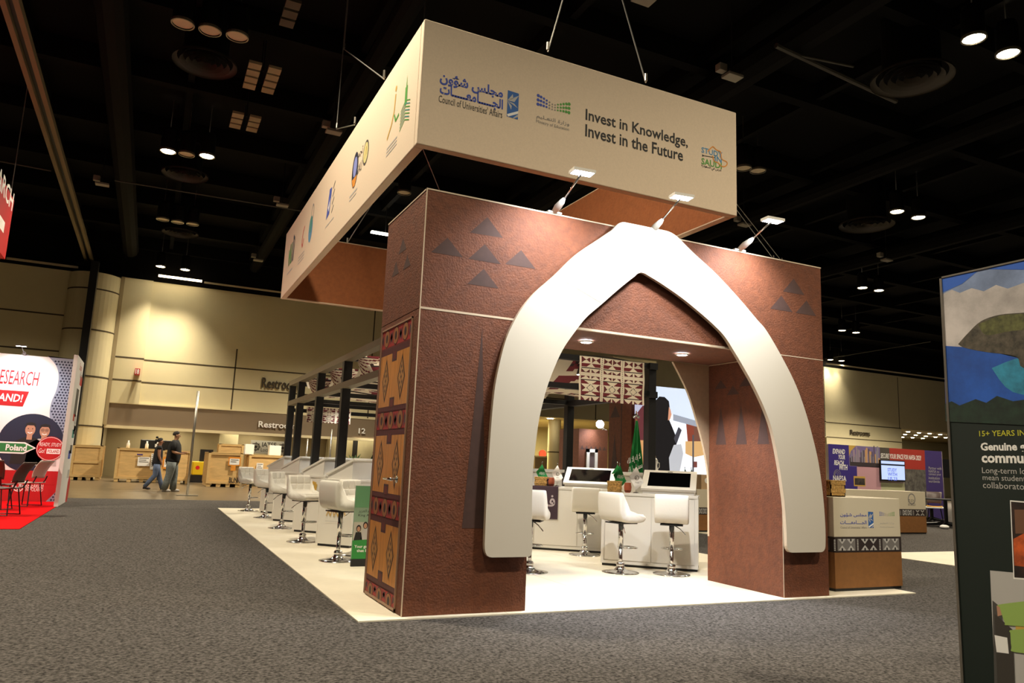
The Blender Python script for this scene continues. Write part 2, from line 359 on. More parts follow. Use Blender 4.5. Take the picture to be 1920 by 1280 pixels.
# ---------------------------------------------------------------- overhead things
t = thing('partition_track', 'long tan twin rail running across the black ceiling at left', 'track', (-4.95, 20, 8.95))
mb = MB()
for dx in (-.15, .07): mb.box(-4.95+dx, -4.95+dx+.1, 3, 29.8, 8.95, 9.1, duct_m)
mb.build('rail', t); mb = MB(); mb.box(-4.99, -4.88, 3, 29.8, 9.05, 9.12, black_m); mb.build('slot', t)
mb = MB(); mb.box(-5.35, -4.5, 29.2, 29.6, 8.72, 8.85, ceil_2); mb.build('end_bracket', t)
mb = MB(); mb.box(-4.74, -4.46, 28.4, 28.85, .01, 8.72, black_m); tag(mb.build('partition_jamb', origin=(-4.6, 28.6, 0)), 'tall black upright of the folding partition in front of the column', 'post')
housing = mat('black_lamp_housing', '0d0c0b', .4)
LIT = [((315, 283), 'left lamp of the lit pair over the left aisle', 1), ((388, 292), 'right lamp of the lit pair over the left aisle', 1), ((301, 499), 'left lamp of the small lit pair close to the cream wall', 1), ((347, 505), 'right lamp of the small lit pair close to the cream wall', 1),
 ((1826, 72), 'left lamp of the large lit pair at top right', 1), ((1890, 100), 'right lamp of the large lit pair at top right', 1), ((1682, 396), 'left lamp of the middle lit pair at right', 1), ((1722, 407), 'right lamp of the middle lit pair at right', 1), ((1617, 539), 'left lamp of the lit pair beside the tower top', 1), ((1648, 544), 'right lamp of the lit pair beside the tower top', 1), ((1579, 619), 'left lamp of the most distant lit pair at right', 1), ((1605, 623), 'right lamp of the most distant lit pair at right', 1),
 ((343, 44), 'unlit lamp at left of the row of three at top left', 0), ((394, 57), 'unlit lamp in the middle of the row of three at top left', 0), ((445, 68), 'unlit lamp at right of the row of three at top left', 0), ((350, 289), 'unlit lamp between the lit pair over the left aisle', 0), ((305, 411), 'unlit lamp at left of the three distant ones', 0), ((333, 416), 'unlit lamp in the middle of the three distant ones', 0), ((361, 420), 'unlit lamp at right of the three distant ones', 0), ((1394, 315), 'unlit lamp just right of the hanging sign', 0), ((1421, 320), 'unlit lamp second right of the hanging sign', 0), ((758, 361), 'unlit lamp between hanging sign and tower corner', 0), ((1557, 674), 'small lamp beside the tower just above the far right wall', 1), ((1578, 676), 'small lamp second from the tower above the far right wall', 1)]
for (px, py), s, on in LIT:
    p = B(px, py, z=8.95)
    t = thing('high_bay_light', 'black ceiling light, ' + s, 'light', p, group='high-bay lights')
    mb = MB(); mb.lathe([(.05, .62), (.16, .6), (.185, .5), (.19, 0)], p, housing, 20, cap=False); mb.build('housing', t, smooth=True)
    mb = MB(); mb.lathe([(.18, .004), (.18, .012)], p, lens_on if on else lens_off, 20); mb.build('lens', t)
    mb = MB(); mb.lathe([(.18, -.02), (.205, -.02), (.205, .03), (.18, .03)], p, mat('lamp_trim_ring', '8f8876', .4, metal=.6), 20, cap=False); mb.build('trim_ring', t)
    mb = MB(); mb.tube([p + Vector((0, 0, .6)), Vector((p.x, p.y, 10.38))], .012, alu, 6); mb.build('drop_rod', t)
    if on:
        wall = p.y > 26
        lamp('lamp_bulb', 'SPOT', p + Vector((0, 0, -.03)), (2300 if p.x < 5 else 900) if wall else 1600 if p.x < 5 else 1300, WARM, parent=t, size=.18, spot=84 if wall else 150, blend=1 if wall else .8)
for (px, py), s, r in (((384, 121), 'nearest at top left', .62), ((347, 329), 'beyond the lit pair over the left aisle', .62), ((338, 438), 'farthest at left', .62), ((1710, 150), 'at top right', .75), ((1625, 423), 'left of the middle lit pair at right', .8)):
    p = B(px, py, z=9); t = thing('air_diffuser', 'round grey-brown air diffuser with concentric rings, ' + s, 'diffuser', p, group='ceiling air diffusers')
    dm = mat('diffuser_paint', '3a342c', .6)
    mb = MB(); mb.lathe([(r, 0), (r, .05), (r*.86, .09)], p, dm, 36, cap=False); mb.build('rim', t, smooth=True)
    for q in (.78, .58, .38, .2):
        mb = MB(); mb.lathe([(r*q, .0), (r*q*.86, .1)], p, dm, 32, cap=False); mb.build('cone_ring', t, smooth=True)
    mb = MB(); mb.lathe([(r*.7, .12), (r*.7, 1.3)], p, ceil_2, 20); mb.build('duct_neck', t)
for (px, py), s, n in (((490, 150), 'nearer twin', 4), ((459, 232), 'farther twin', 3), ((543, 30), 'dim single', 3)):
    p = B(px, py, z=9.3); t = thing('slotted_grille', s + ' slotted tan ceiling grille above the hanging sign at left', 'grille', p)
    mm = mat('tan_grille', '9a8b6a', .7) if 'dim' not in s else mat('dim_grille', '4e4636', .8)
    for dx in ((-.2, .2) if 'twin' in s else (0,)):
        mb = MB()
        for i in range(n): mb.box(p.x+dx-.13, p.x+dx+.13, p.y+(i-n/2)*.33, p.y+(i-n/2)*.33+.25, 9.3, 9.36, mm)
        mb.build('slot_row', t)
    for e in (-1, 1): mb = MB(); mb.tube([(p.x, p.y+e*.3, 9.36), (p.x, p.y+e*.3, 10.39)], .012, black_m, 6); mb.build('hanger', t)
wb_m = mat('grey_box_plastic', '8f887a', .6)
for (px, py), s in (((1372, 146), 'at right above the hanging sign corner'), ((624, 249), 'left of the hanging sign'), ((190, 347), 'at left under the tan track'), ((528, 386), 'beside the lower left edge of the hanging sign'), ((1187, 342), 'seen under the hanging sign between the arm lights'), ((1205, 1), 'at the top edge above the hanging sign'), ((1395, 423), 'behind the third arm light'), ((1662, 489), 'above the distant lamps at right'), ((483, 489), 'above the cream wall at left')):
    p = B(px, py, z=8.8); t = thing('wireless_access_point', 'small grey ceiling box, ' + s, 'ceiling box', p, group='ceiling boxes')
    mb = MB(); mb.box(p.x-.16, p.x+.2, p.y-.12, p.y+.12, 8.8, 8.86, wb_m); mb.build('panel', t, bevel=.01)
    mb = MB(); mb.box(p.x-.24, p.x-.06, p.y+.05, p.y+.2, 8.95, 9.1, wb_m); mb.build('box', t, bevel=.01)
    mb = MB(); mb.tube([(p.x, p.y, 8.86), (p.x, p.y, 10.38)], .012, black_m, 6); mb.build('drop_rod', t)
for i, (q0, q1, s) in enumerate((((0, 302), (96, 320), 'across the left edge'), ((215, 338), (565, 395), 'below the diffuser at left'), ((1480, 100), (1600, 125), 'at top right'), ((1550, 672), (1745, 640), 'rising right beside the tower'), ((1455, 85), (1680, 190), 'pale duct at right'))):
    a, b = B(*q0, z=9.1), B(*q1, z=9.1); mb = MB(); mb.tube([a, b], .05 if 'duct' in s else .025, mat('conduit_paint', '37332c', .5), 8)
    tag(mb.build('ceiling_conduit', origin=a), 'thin grey conduit under the black ceiling, ' + s, 'conduit')
# ---------------------------------------------------------------- crates and clutter by the back wall
def crate(label, x0, x1, y0, y1, z1, papers=(), battens=True, cm=wood_c, group='shipping crates'):
    t = thing('shipping_crate', label, 'crate', (x0, y0, 0), group=group)
    mb = MB(); mb.box(x0+.04, x1-.04, y0+.04, y1-.04, .12, z1-.03, cm); mb.build('box', t)
    mb = MB(); b = .09
    for x in (x0, x1-b):
        mb.box(x, x+b, y0, y0+.04, .12, z1, wood_s); mb.box(x, x+b, y1-.04, y1, .12, z1, wood_s)
    for z in (.12, z1-b) + ((z1*.48,) if battens else ()): mb.box(x0, x1, y0+.005, y0+.04, z, z+b, wood_s)
    n = max(2, int((y1-y0)/.35))
    for i in range(n+1):
        y = y0+.005 + i*(y1-y0-.09)/n
        for x in (x0, x1-.04): mb.box(x, x+.04, y, y+b, .12, z1, wood_s)
    mb.box(x0, x1, y0, y1, z1-.03, z1, wood_s); mb.build('batten_frame', t)
    for i in range(4):
        x = x0+.02 + i*(x1-x0-.18)/3; mb = MB(); mb.box(x, x+.14, y0+.02, y1-.02, .008, .12, wood_s); mb.build('skid', t)
    f = front(y0, x0, 0)
    for (u, v, w_, h, m, nm) in papers:
        mb = MB(); no = .009 if m is white_p else .006; mb.rect(u, v, u+w_, v+h, f, m, no)
        for k in range(max(1, int(h/.07))-1): mb.rect(u+w_*.1, v+h-.06-k*.07, u+w_*(.9-.2*(k % 2)), v+h-.035-k*.07, f, dgrey_p if m is white_p else m, no+.002)
        mb.build(nm, t)
    return t
crate('open slatted wooden crate beside the Poland exhibit wall', -4.45, -3.42, 27.4, 29.2, 1.33)
crate('long plywood crate with paper notices behind the walking woman', -2.92, -1.45, 26.6, 28.0, 1.28, ((.75, .62, .42, .34, white_p, 'paper_notice'), (1.2, .5, .17, .6, white_p, 'paper_notice'), (.7, 1.02, .2, .05, purple_p, 'purple_label')), battens=False)
crate('plywood crate with orange-framed label behind the walking man', -1.36, -.3, 26.1, 27.6, 1.26, ((.05, .55, .36, .45, orange_p, 'orange_label'), (.11, .62, .24, .3, white_p, 'paper_notice')), battens=False)
t = crate('plywood crate marked with black letters left of the stool row', .15, 1.33, 24.0, 26.2, 1.25, ((.7, .78, .42, .32, orange_p, 'orange_label'), (.74, .82, .34, .22, white_p, 'paper_notice'), (.8, .6, .17, .18, orange_p, 'small_orange_label')), battens=False)
mb = MB(); mb.text('BLiNK', .78, .17, 1.18, .36, front(24.0, .15, 0), black_p, .008, bold=.03); mb.build('lettering', t)
crate('slatted wooden crate with white boxes on top behind the stools', 1.75, 3.6, 25.6, 27.4, 1.22, ((.3, .55, .25, .35, white_p, 'paper_notice'),))
crate('small slatted crate standing behind the lettered crate', .8, 1.8, 28.2, 29, 1.62, group=None)
for px0, px1, s in ((459, 476, 'left'), (505, 527, 'right')):
    a, b = B(px0, 846, y=26), B(px1, 846, y=26); mb = MB(); mb.box(a.x, b.x, 26, 26.4, 1.222, 1.62, white_p); tag(mb.build('carton', origin=(a.x, 26, 1.222), bevel=.01), s + ' white carton on top of the slatted crate', 'box')
a, b = B(262, 840, y=29.2), B(322, 826, y=29.2); t = thing('road_case', 'black road case standing behind the long plywood crate', 'case', (a.x, 29.2, 0)); mb = MB(); mb.box(a.x, b.x, 29.2, 29.8, .02, b.z, black_m); mb.build('body', t, bevel=.03)
mb = MB(); mb.rect(b.x-.62, b.z-.3, b.x-.36, b.z-.08, front(29.2), white_p, .01); mb.disc(b.x-.49, b.z-.19, .05, .05, front(29.2), black_p, .012); mb.build('white_label', t)
for px in (240, 275):
    p = B(px, 838, y=27); p.z = 1.281; mb = MB(); mb.lathe([(.06, 0), (.06, .16), (.03, .22), (.03, .28)], p, white_p, 12); tag(mb.build('spray_bottle', origin=p, smooth=True), 'white plastic bottle standing on the long crate, ' + ('left one' if px == 240 else 'right one beside the woman'), 'bottle')
t = thing('pallet_truck', 'yellow machine with black base between the plywood crates', 'machine', (.1, 27.5, 0)); mb = MB(); mb.box(-.15, .6, 28, 28.8, .3, .85, mat('yellow_paint', 'd9b512', .5)); mb.build('body', t, bevel=.03); mb = MB(); mb.box(-.2, .65, 27.9, 28.9, .01, .3, black_m); mb.build('base', t); mb = MB(); mb.box(.1, .6, 28.2, 28.3, .85, 1.35, black_m); mb.build('mast', t); mb = MB(); mb.disc(.05, .6, .08, .08, front(28), red_p, .004); mb.build('red_button', t)
# IATSE banner
a, b = B(469, 845, y=31), B(541, 824, y=31); t = thing('wall_banner', 'pale grey IATSE banner with emblems behind the slatted crate', 'banner', (a.x, 31, a.z)); mb = MB(); mb.box(a.x, b.x, 31, 31.02, a.z-.1, b.z-.1, mat('pale_grey_vinyl', 'b4b3ac', .7)); mb.build('panel', t); f = front(31); w_ = b.x-a.x; h = b.z-a.z; z = a.z-.1
mb = MB(); mb.text('IATSE', a.x+w_*.3, z+h*.52, a.x+w_*.68, z+h*.88, f, black_p, bold=.02); mb.text('Local 631', a.x+w_*.28, z+h*.16, a.x+w_*.7, z+h*.44, f, black_p); mb.build('lettering', t)
for u in (.14, .86):
    mb = MB(); mb.ring(a.x+w_*u, z+h*.5, h*.2, h*.3, f, dgrey_p)
    for k in range(8): mb.stroke([(a.x+w_*u, z+h*.5), (a.x+w_*u+h*.36*cos(k*pi/4), z+h*.5+h*.36*sin(k*pi/4))], .04, f, dgrey_p)
    mb.build('emblem', t)
# pipe-and-drape uprights
def upright(label, px, py, z1, y=None):
    p = B(px, py, z=0) if y is None else Vector((B(px, py, y=y).x, y, 0)); t = thing('drape_upright', label, 'stand', (p.x, p.y, 0), group='bare drape uprights')
    mb = MB(); mb.tube([(p.x, p.y, .02), (p.x, p.y, z1)], .035, alu, 10); mb.build('pole', t, smooth=True); mb = MB(); mb.box(p.x-.28, p.x+.28, p.y-.2, p.y+.2, .007, .022, alu); mb.build('base_plate', t, bevel=.004)
upright('bare silver drape upright beside the walking man', 350.6, 928.6, 2.95); upright('thin silver upright behind the pergola posts, left one', 574, 860, 1.95, 26); upright('thin silver upright behind the pergola posts, right one', 618, 860, 2.4, 26)
# ================================================================ pavilion: floor, gateway, hanging sign
bf = MB(); bf.box(-.35, 5.74, -.07, 12.3, .007, .018, vinyl_m)
for i in range(1, 5): bf.box(-.35+i*1.22, -.345+i*1.22, -.07, 12.3, .018, .0184, mat('vinyl_joint', 'b3a47e', .6))
tag(bf.build('vinyl_booth_floor', origin=(2.7, 6, 0)), 'pale vinyl floor covering under the brown gateway pavilion', 'floor covering')
Wd, Dp, Ht, Sm, WL, WR = 4.53, 1.13, 3.45, 2.438, 1.06, 3.915
G = thing('gateway', 'large brown gateway tower with white pointed arch and patterned door', 'gateway', (Wd/2, Dp/2, 0))
def spike(mb, f, pts, m): mb.flat(pts, f, m, .0015)
tri_f = [[(.559, 3.308), (.403, 3.142), (.715, 3.147)], [(.205, 3.063), (.065, 2.915), (.351, 2.915)], [(.546, 3.062), (.401, 2.91), (.705, 2.91)], [(.895, 3.067), (.746, 2.918), (1.044, 2.918)], [(.547, 2.844), (.403, 2.692), (.695, 2.692)], [(4.132, 3.281), (3.976, 3.119), (4.282, 3.119)], [(3.953, 3.07), (3.794, 2.91), (4.107, 2.91)], [(4.311, 3.066), (4.152, 2.91), (4.446, 2.91)]]
mb = MB(); Z0 = .019
mb.box(0, WL, 0, Dp, Z0, Sm-.004, brown); f0 = front(0)
spike(mb, f0, [(.464, .68), (.671, .68), (.559, 2.329)], tri_m)
mb.build('pier', G)
mb = MB(); mb.box(WR, Wd, 0, Dp, Z0, Sm-.004, brown); fl_ = leftf(WR)
for c in (.25, .575, .9):
    spike(mb, fl_, [(-c-.085, 1.52), (-c+.085, 1.52), (-c, 1.95)], tri_m)
for y, z in ((.3, 2.07), (.5, 2.15), (.7, 2.07), (.9, 2.15)): mb.flat([(-y-.1, z), (-y+.1, z), (-y, z+.1)], fl_, tri_m, .0015)
mb.build('pier', G)
mb = MB(); mb.box(0, Wd, 0, Dp, Sm+.004, Ht, brown)
for tpts in tri_f: mb.flat(tpts, f0, tri_m, .0015)
ys = leftf(0)
for tpts in ([(.61, 3.186), (.72, 3.055), (.487, 3.055)], [(.783, 3.006), (.889, 2.874), (.672, 2.874)], [(.445, 2.99), (.545, 2.87), (.331, 2.87)]): mb.flat([(-a, b) for a, b in tpts], ys, tri_m, .0015)
mb.build('header', G)
mb = MB()   # pale raw edges of the panels
for x0, x1, y0, y1, z0, z1 in ((-.004, Wd+.004, -.004, .02, Ht, Ht+.012), (-.004, .02, 0, Dp, Ht, Ht+.012), (0, WL, -.003, .01, Sm-.009, Sm+.009), (WL, WR, -.003, .03, Sm-.012, Sm+.008), (WR, Wd, -.002, .01, Sm-.004, Sm+.004), (-.004, .004, -.004, .004, Z0, Ht)): mb.box(x0, x1, y0, y1, z0, z1, edge_m)
mb.tube([(WR-.003, -.003, Z0), (WR-.003, -.003, Sm)], .004, edge_m, 6); mb.tube([(WR-.002, .03, Sm-.006), (WR-.002, Dp, Sm-.006)], .006, edge_m, 6)
mb.build('panel_edge', G)
# the white pointed arch on the front
LO = [(908.8, 1020), (909.8, 996), (912.3, 936), (915.8, 875.8), (920, 811.8), (923.5, 768.9), (928.7, 722.5), (937.3, 679.5), (947.6, 640), (959.7, 611), (978.4, 578), (1004, 547.6), (1040.6, 515.7), (1081, 477), (1122, 448.7), (1150, 429.5)]
RO = [(1548, 1018), (1547.7, 990.6), (1545.3, 951.6), (1541.4, 912.5), (1534.5, 866), (1524.8, 823), (1510.6, 772), (1492.3, 721.5), (1466, 668.7), (1437.5, 620), (1419.6, 599), (1383, 556), (1342.4, 512.7), (1301.8, 475), (1275.4, 448.7)]
LI = [(998, 1030), (997.4, 970), (998, 919), (1000, 876), (1008.6, 800), (1017, 758.6), (1027.5, 720.8), (1043, 681), (1058.4, 650), (1083.2, 615), (1101.5, 593), (1130, 568.5), (1162.4, 540), (1190, 518)]
RI = [(1475.3, 1017), (1474, 982.8), (1471, 943.8), (1467, 912.5), (1461.8, 876), (1449.6, 813), (1435.4, 770), (1415, 725.6), (1394.8, 689), (1377, 659), (1358.7, 630.5), (1338.4, 609), (1310, 583.8), (1277.5, 557.4), (1241, 532), (1215, 516)]
def cv(L): return [(p.x, p.z) for p in (B(a, b, y=-.075) for a, b in L)]
def smooth_line(P, n=5):
    out = []
    for i in range(len(P)-1):
        p0, p1, p2, p3 = P[max(i-1, 0)], P[i], P[i+1], P[min(i+2, len(P)-1)]
        for k in range(n):
            t = k/n; out.append(tuple(.5*((2*p1[c]) + (-p0[c]+p2[c])*t + (2*p0[c]-5*p1[c]+4*p2[c]-p3[c])*t*t + (-p0[c]+3*p1[c]-3*p2[c]+p3[c])*t**3) for c in (0, 1)))
    return out + [P[-1]]
def corner(a, c, b, n=5): return [((1-t)**2*a[0]+2*t*(1-t)*c[0]+t*t*b[0], (1-t)**2*a[1]+2*t*(1-t)*c[1]+t*t*b[1]) for t in [i/n for i in range(1, n)]]
lo, ro, li, ri = (smooth_line(cv(L)) for L in (LO, RO, LI, RI)); zb = .458
tl, tr_ = (1.93, 3.488), (2.40, 3.488)
outer = lo + corner(lo[-1], (1.86, 3.488), tl) + [tl, tr_] + corner(tr_, (2.49, 3.488), ro[-1]) + ro[::-1]
inner = li + corner(li[-1], (2.11, 3.06), ri[-1], 6) + ri[::-1]
r = .07
botL = corner(outer[0], (outer[0][0], zb), (outer[0][0]+r, zb))[::-1]
bR = inner[-1]; bL = inner[0]
# one closed outline: up the left outside, down the right outside, then back along the inside
def arch_outline():
    P = [(lo[0][0]+r, zb)] + botL + outer
    P += corner(ro[0], (ro[0][0], zb), (ro[0][0]-r, zb)) + [(ro[0][0]-r, zb), (bR[0]+r, zb)] + corner((bR[0]+r, zb), (bR[0], zb), bR) + inner[::-1]
    P += corner(bL, (bL[0], zb), (bL[0]-r*.6, zb)) + [(bL[0]-r*.6, zb)]
    return P
mb = MB(); f = front(0); mb.prism(arch_outline(), f, .035, .075, arch_m, edge_m)
ap = mb.build('arch_panel', G, bevel=.004)
mb = MB(); mb.stroke([(p.x, p.z) for p in (B(1041, 516, y=-.075), B(1127, 567.5, y=-.075))], .004, f, mat('hairline_joint', 'a9a69c', .6), .0765); mb.build('joint', ap)
sp = MB()
for x, z in ((.8, .7), (.85, 1.6), (1.3, 2.6), (2.1, 3.25), (3.1, 2.75), (4.0, 1.8), (4.15, .8)): sp.box(x-.05, x+.05, -.036, .001, z-.05, z+.05, black_m)
sp.build('standoff_block', G)
# the beige pointed cut-out on the rear of the passage
RA = [(3.10, 2.432), (3.398, 2.432), (3.61, 2.101), (3.763, 1.716), (3.855, 1.418), (3.905, 1.12), (3.912, .5)]
for s in (1, -1):
    mb = MB(); P = smooth_line(RA[1:], 4); mx = 2.4875
    pl_ = [((WR-.001) if s > 0 else (2*mx-WR+.001), 2.432)] + [(x if s > 0 else 2*mx-x, z) for x, z in P]
    mb.prism(pl_, front(Dp), .001, .03, mat('beige_plaster', 'b59a7c', .8, noise=(20, .06)), edge_m)
    mb.build('rear_arch_panel', G)
# door on the left side
D = MB(); dl = leftf(.016); y0, y1 = .17, 1.04
def R(u0, v0, u1, v1, m, n): D.rect(-u1, v0, -u0, v1, dl, m, n)
wd = mat('orange_wood_veneer', 'b97a2e', .5, noise=(2.2, .28), wood=(1, 12, .8)); mar = mat('maroon_inlay', '5c1f1c', .6); dmar = mat('dark_plum_inlay', '3a1d22', .6); rd = mat('red_inlay', '9c2320', .6); tanr = mat('tan_ring_inlay', '8f5a30', .6); dwd = mat('pale_diamond_inlay', 'a8773a', .5); blk = mat('black_inlay', '241512', .6)
D.box(-.0065, 0, y0, y1, .05, 2.372, mar)
ym = (y0+y1)/2
for zc in (2.29, 1.54, .795, .075):
    za, zb_ = max(zc-.085, .052), min(zc+.085, 2.37)
    R(y0+.01, za, y1-.01, zb_, rd, .023)
    for k in range(3):
        c = y0+.16+k*.275
        for e in (-.137, .137): D.flat([(-(c+e)-.035, za+.02), (-(c+e)+.035, (za+zb_)/2), (-(c+e)-.035, zb_-.02)] if e < 0 else [(-(c+e)+.035, za+.02), (-(c+e)-.035, (za+zb_)/2), (-(c+e)+.035, zb_-.02)], dl, dmar, .0238)
        vv = zc if zc > .1 else .075
        D.disc(-c, vv, .085, .083 if zc > .1 else .07, dl, blk, .0243, 18); D.disc(-c, vv, .075, .075 if zc > .1 else .062, dl, tanr, .025, 18); D.disc(-c, vv, .032, .04, dl, blk, .0256, 14)
for z0, z1 in ((1.685, 2.115), (.94, 1.39), (.22, .645)):
    for za, zb_ in ((z1+.005, z1+.075), (z0-.075, z0-.005)):
        R(y0+.01, za, y1-.01, zb_, dmar, .023)
        for k in range(22): u = y0+.02+k*.0385; R(u, za, u+.018, zb_, mar, .0236)
    z0 -= .02; z1 += .02
    R(y0+.012, z0, y1-.012, z1, wd, .024)
    R(ym-.07, z1-.075, ym+.07, z1+.01, dmar, .0248); R(ym-.07, z0-.01, ym+.07, z0+.075, dmar, .0248); R(ym-.045, z1-.055, ym+.045, z1+.01, mar, .0254); R(ym-.045, z0-.01, ym+.045, z0+.055, mar, .0254)
    zc = (z0+z1)/2; hh = (z1-z0)*.43
    for c in (ym-.235, ym+.235):
        for k_, (s, m) in enumerate(((1, blk), (.8, dwd))): D.flat([(-c-.105*s, zc), (-c, zc-hh*s), (-c+.105*s, zc), (-c, zc+hh*s)], dl, m, .0248+.0006*k_)
        for dy, dz in ((0, 0), (0, .09), (0, -.09), (.03, .045), (-.03, .045), (.03, -.045), (-.03, -.045)): D.flat([(-c-dy-.014, zc+dz), (-c-dy, zc+dz-.024), (-c-dy+.014, zc+dz), (-c-dy, zc+dz+.024)], dl, blk, .026)
dr = D.build('door', G)
mb = MB(); fa = mat('door_frame_metal', '9a7a62', .5)
for b_ in ((y0-.014, y0-.002, .03, 2.388), (y1+.002, y1+.014, .03, 2.388), (y0-.014, y1+.014, 2.374, 2.388), (y0-.014, y1+.014, .03, .048)): mb.box(-.013, 0, *b_, fa)
mb.add([], [], fa); mb.build('door_frame', G)
mb = MB(); mb.tube([(-.026, .24, 1.045), (-.09, .24, 1.045)], .013, chrome, 10); mb.tube([(-.085, .2, 1.045), (-.085, .42, 1.045)], .011, chrome, 10); mb.tube([(-.024, .24, 1.045), (-.034, .24, 1.045)], .028, chrome, 14); mb.build('door_handle', dr, smooth=True)
# soffit downlights
for q in ((1099, 640), (1279, 664)):
    p = B(*q, z=2.434)
    mb = MB(); mb.lathe([(.055, -.006), (.055, .0)], p, led_on, 20); dn = mb.build('downlight', G)
    mb = MB(); mb.lathe([(.056, -.012), (.078, -.004), (.078, .0)], p, white_l, 20, cap=False); mb.build('trim_ring', dn)
    lamp('downlight_bulb', 'SPOT', (p.x, p.y, 2.415), 230, (.97, .98, 1), parent=G, size=.05, spot=115, blend=.6)
# three arm lights over the front edge
def arm_light(label, base, head, power, col=(.92, .96, 1), hm=white_l, aim=None, spot=125):
    base, head = Vector(base), Vector(head); t = thing('arm_light', label, 'light', base, group='arm lights'); d = (head-base).normalized()
    mb = MB(); mb.box(base.x-.07, base.x+.07, base.y-.035, base.y+.05, base.z, base.z+.018, hm); mb.build('clamp', t, bevel=.004)
    mb = MB(); mb.tube([base + Vector((0, 0, .015)), base + d*.1 + Vector((0, 0, .01)), base + d*.2, base + d*.25], [.022, .034, .026, .012], hm, 12); mb.build('driver_housing', t, smooth=True)
    mb = MB(); mb.tube([base + d*.23, head], .009, chrome if hm is white_l else hm, 8); mb.build('arm', t, smooth=True)
    h = Vector((d.x, d.y, 0)).normalized(); q = Vector((-h.y, h.x, 0)); mb = MB(); P = [head + h*a*.055 + q*b*.1 for a, b in ((-1, -1), (1, -1), (1, 1), (-1, 1))]
    mb.add([p + Vector((0, 0, .016)) for p in P] + [p + Vector((0, 0, -.01)) for p in P], [(0, 1, 2, 3), (7, 6, 5, 4), (0, 4, 5, 1), (1, 5, 6, 2), (2, 6, 7, 3), (3, 7, 4, 0)], hm); hd = mb.build('lamp_head', t)
    mb = MB(); P = [head + h*a*.045 + q*b*.088 for a, b in ((-1, -1), (1, -1), (1, 1), (-1, 1))]; mb.add([p + Vector((0, 0, -.012)) for p in P], [(3, 2, 1, 0)], led_on); mb.build('led_panel', hd)
    if power: lamp('led_bulb', 'SPOT', head + Vector((0, 0, -.03)), power, col, parent=t, size=.09, spot=spot, blend=.9, aim=aim or (head.x, 0, head.z-1.0))
    return t
for bx, hq, s in ((1.217, (1092, 323), 'left one, over the arch shoulder'), (2.289, (1278, 369), 'middle one, above the arch point'), (3.391, (1449, 413), 'right one, near the three dark triangles')):
    h = B(*hq, z=3.64); arm_light('white arm light clamped to the gateway top, ' + s, (bx, .02, Ht+.013), h, 230, aim=(h.x, 0.0, 2.75))
# ---------------------------------------------------------------- hanging sign ring
xs, ysn, wx, wy, z1s, z2s = -.02, .313, 3.668, 7.647, 3.973, 5.184; th = .09
SG = thing('hanging_sign', 'large cream rectangular hanging sign ring with printed university emblems', 'hanging sign', (xs+wx/2, ysn+wy/2, z1s))
def ringwall(x0, x1, y0, y1, out, name):
    mb = MB(); mb.box(x0, x1, y0, y1, z1s, z2s, beige_f); return mb.build(name, SG, bevel=.012)
x2, y2 = xs+wx, ysn+wy
ringwall(xs, x2, ysn, ysn+th, 0, 'fascia_panel'); ringwall(xs, x2, y2-th, y2, 0, 'fascia_panel'); ringwall(xs, xs+th, ysn+th, y2-th, 0, 'fascia_panel'); ringwall(x2-th, x2, ysn+th, y2-th, 0, 'fascia_panel')
mb = MB(); e = .003
mb.box(xs+th+e, x2-th-e, ysn+th, ysn+th+e, z1s+.02, z2s-.02, brown_out); mb.box(xs+th+e, x2-th-e, y2-th-e, y2-th, z1s+.02, z2s-.02, brown_out); mb.box(xs+th, xs+th+e, ysn+th, y2-th, z1s+.02, z2s-.02, brown_out); mb.box(x2-th-e, x2-th, ysn+th, y2-th, z1s+.02, z2s-.02, brown_out)
mb.build('inner_lining', SG)
F = front(ysn-.001)
def ft(mb, s, bl, tr, m, **k):
    a, b = B(*bl, y=ysn), B(*tr, y=ysn); mb.text(s, a.x, a.z, b.x, b.z, F, m, **k)
def fp(q): p = B(*q, y=ysn); return (p.x, p.z)
mb = MB(); ft(mb, ar('مجلس شؤون'), (824, 157.5), (943.5, 166), blue_p, bold=.03); ft(mb, ar('الجـــــامعـــــات'), (824, 179), (943.5, 187), blue_p, bold=.03); ft(mb, "Council of Universities' Affairs", (822, 191.2), (942, 208.3), dgrey_p, bold=.004); mb.build('council_lettering', SG)
def council_emblem(mb, P, f, n=.001):
    """P(u, v) maps the unit square to the frame"""
    mb.flat([P(0, 1), P(1, .98), P(1, 0), P(0, .02)], f, mat('emblem_blue', '2f62a8', .7), n)
    for a in ([(0, .62), (.5, .74), (.45, .9)], [(0, .62), (.62, .62), (1, .9)], [(0, .6), (.6, .56), (.95, .42)], [(0, .6), (.4, .45), (.35, .3)]): mb.flat([P(*q) for q in a], f, lgrey_p, n+.0006)
    mb.flat([P(0, .1), P(1, .32), P(1, .22), P(.1, .02)], f, white_p, n+.0006); mb.flat([P(.5, .0), P(1, .2), P(1, .1), P(.6, .0)], f, lgrey_p, n+.0006)
q = [fp((950, 168.5)), fp((973, 173)), fp((972, 223)), fp((950, 219))]
mb = MB(); council_emblem(mb, lambda u, v: (q[3][0]+u*(q[1][0]-q[3][0]), q[3][1]+v*(q[0][1]-q[3][1])), F); mb.build('council_emblem', SG)
def ministry_dots(mb, x0, z0, w_, h, f, n=.001):
    for i in range(12):
        u = i/11; c = abs(u-.5)*2; m = blue_p if u < .3 else grey_p if u < .55 else green_p
        for k in range(3):
            v = .35*(1-c)**1.2 + .02; zz = z0 + h*(1 - v - k*.28*(.55+.45*c)); r = h*(.045+.06*c); mb.disc(x0+u*w_, zz, r, r, f, m, n, 10)
mb = MB(); a, b = fp((1008, 213)), fp((1067, 197)); ministry_dots(mb, a[0], a[1]+.03, b[0]-a[0], .16, F); mb.build('ministry_dot_emblem', SG)
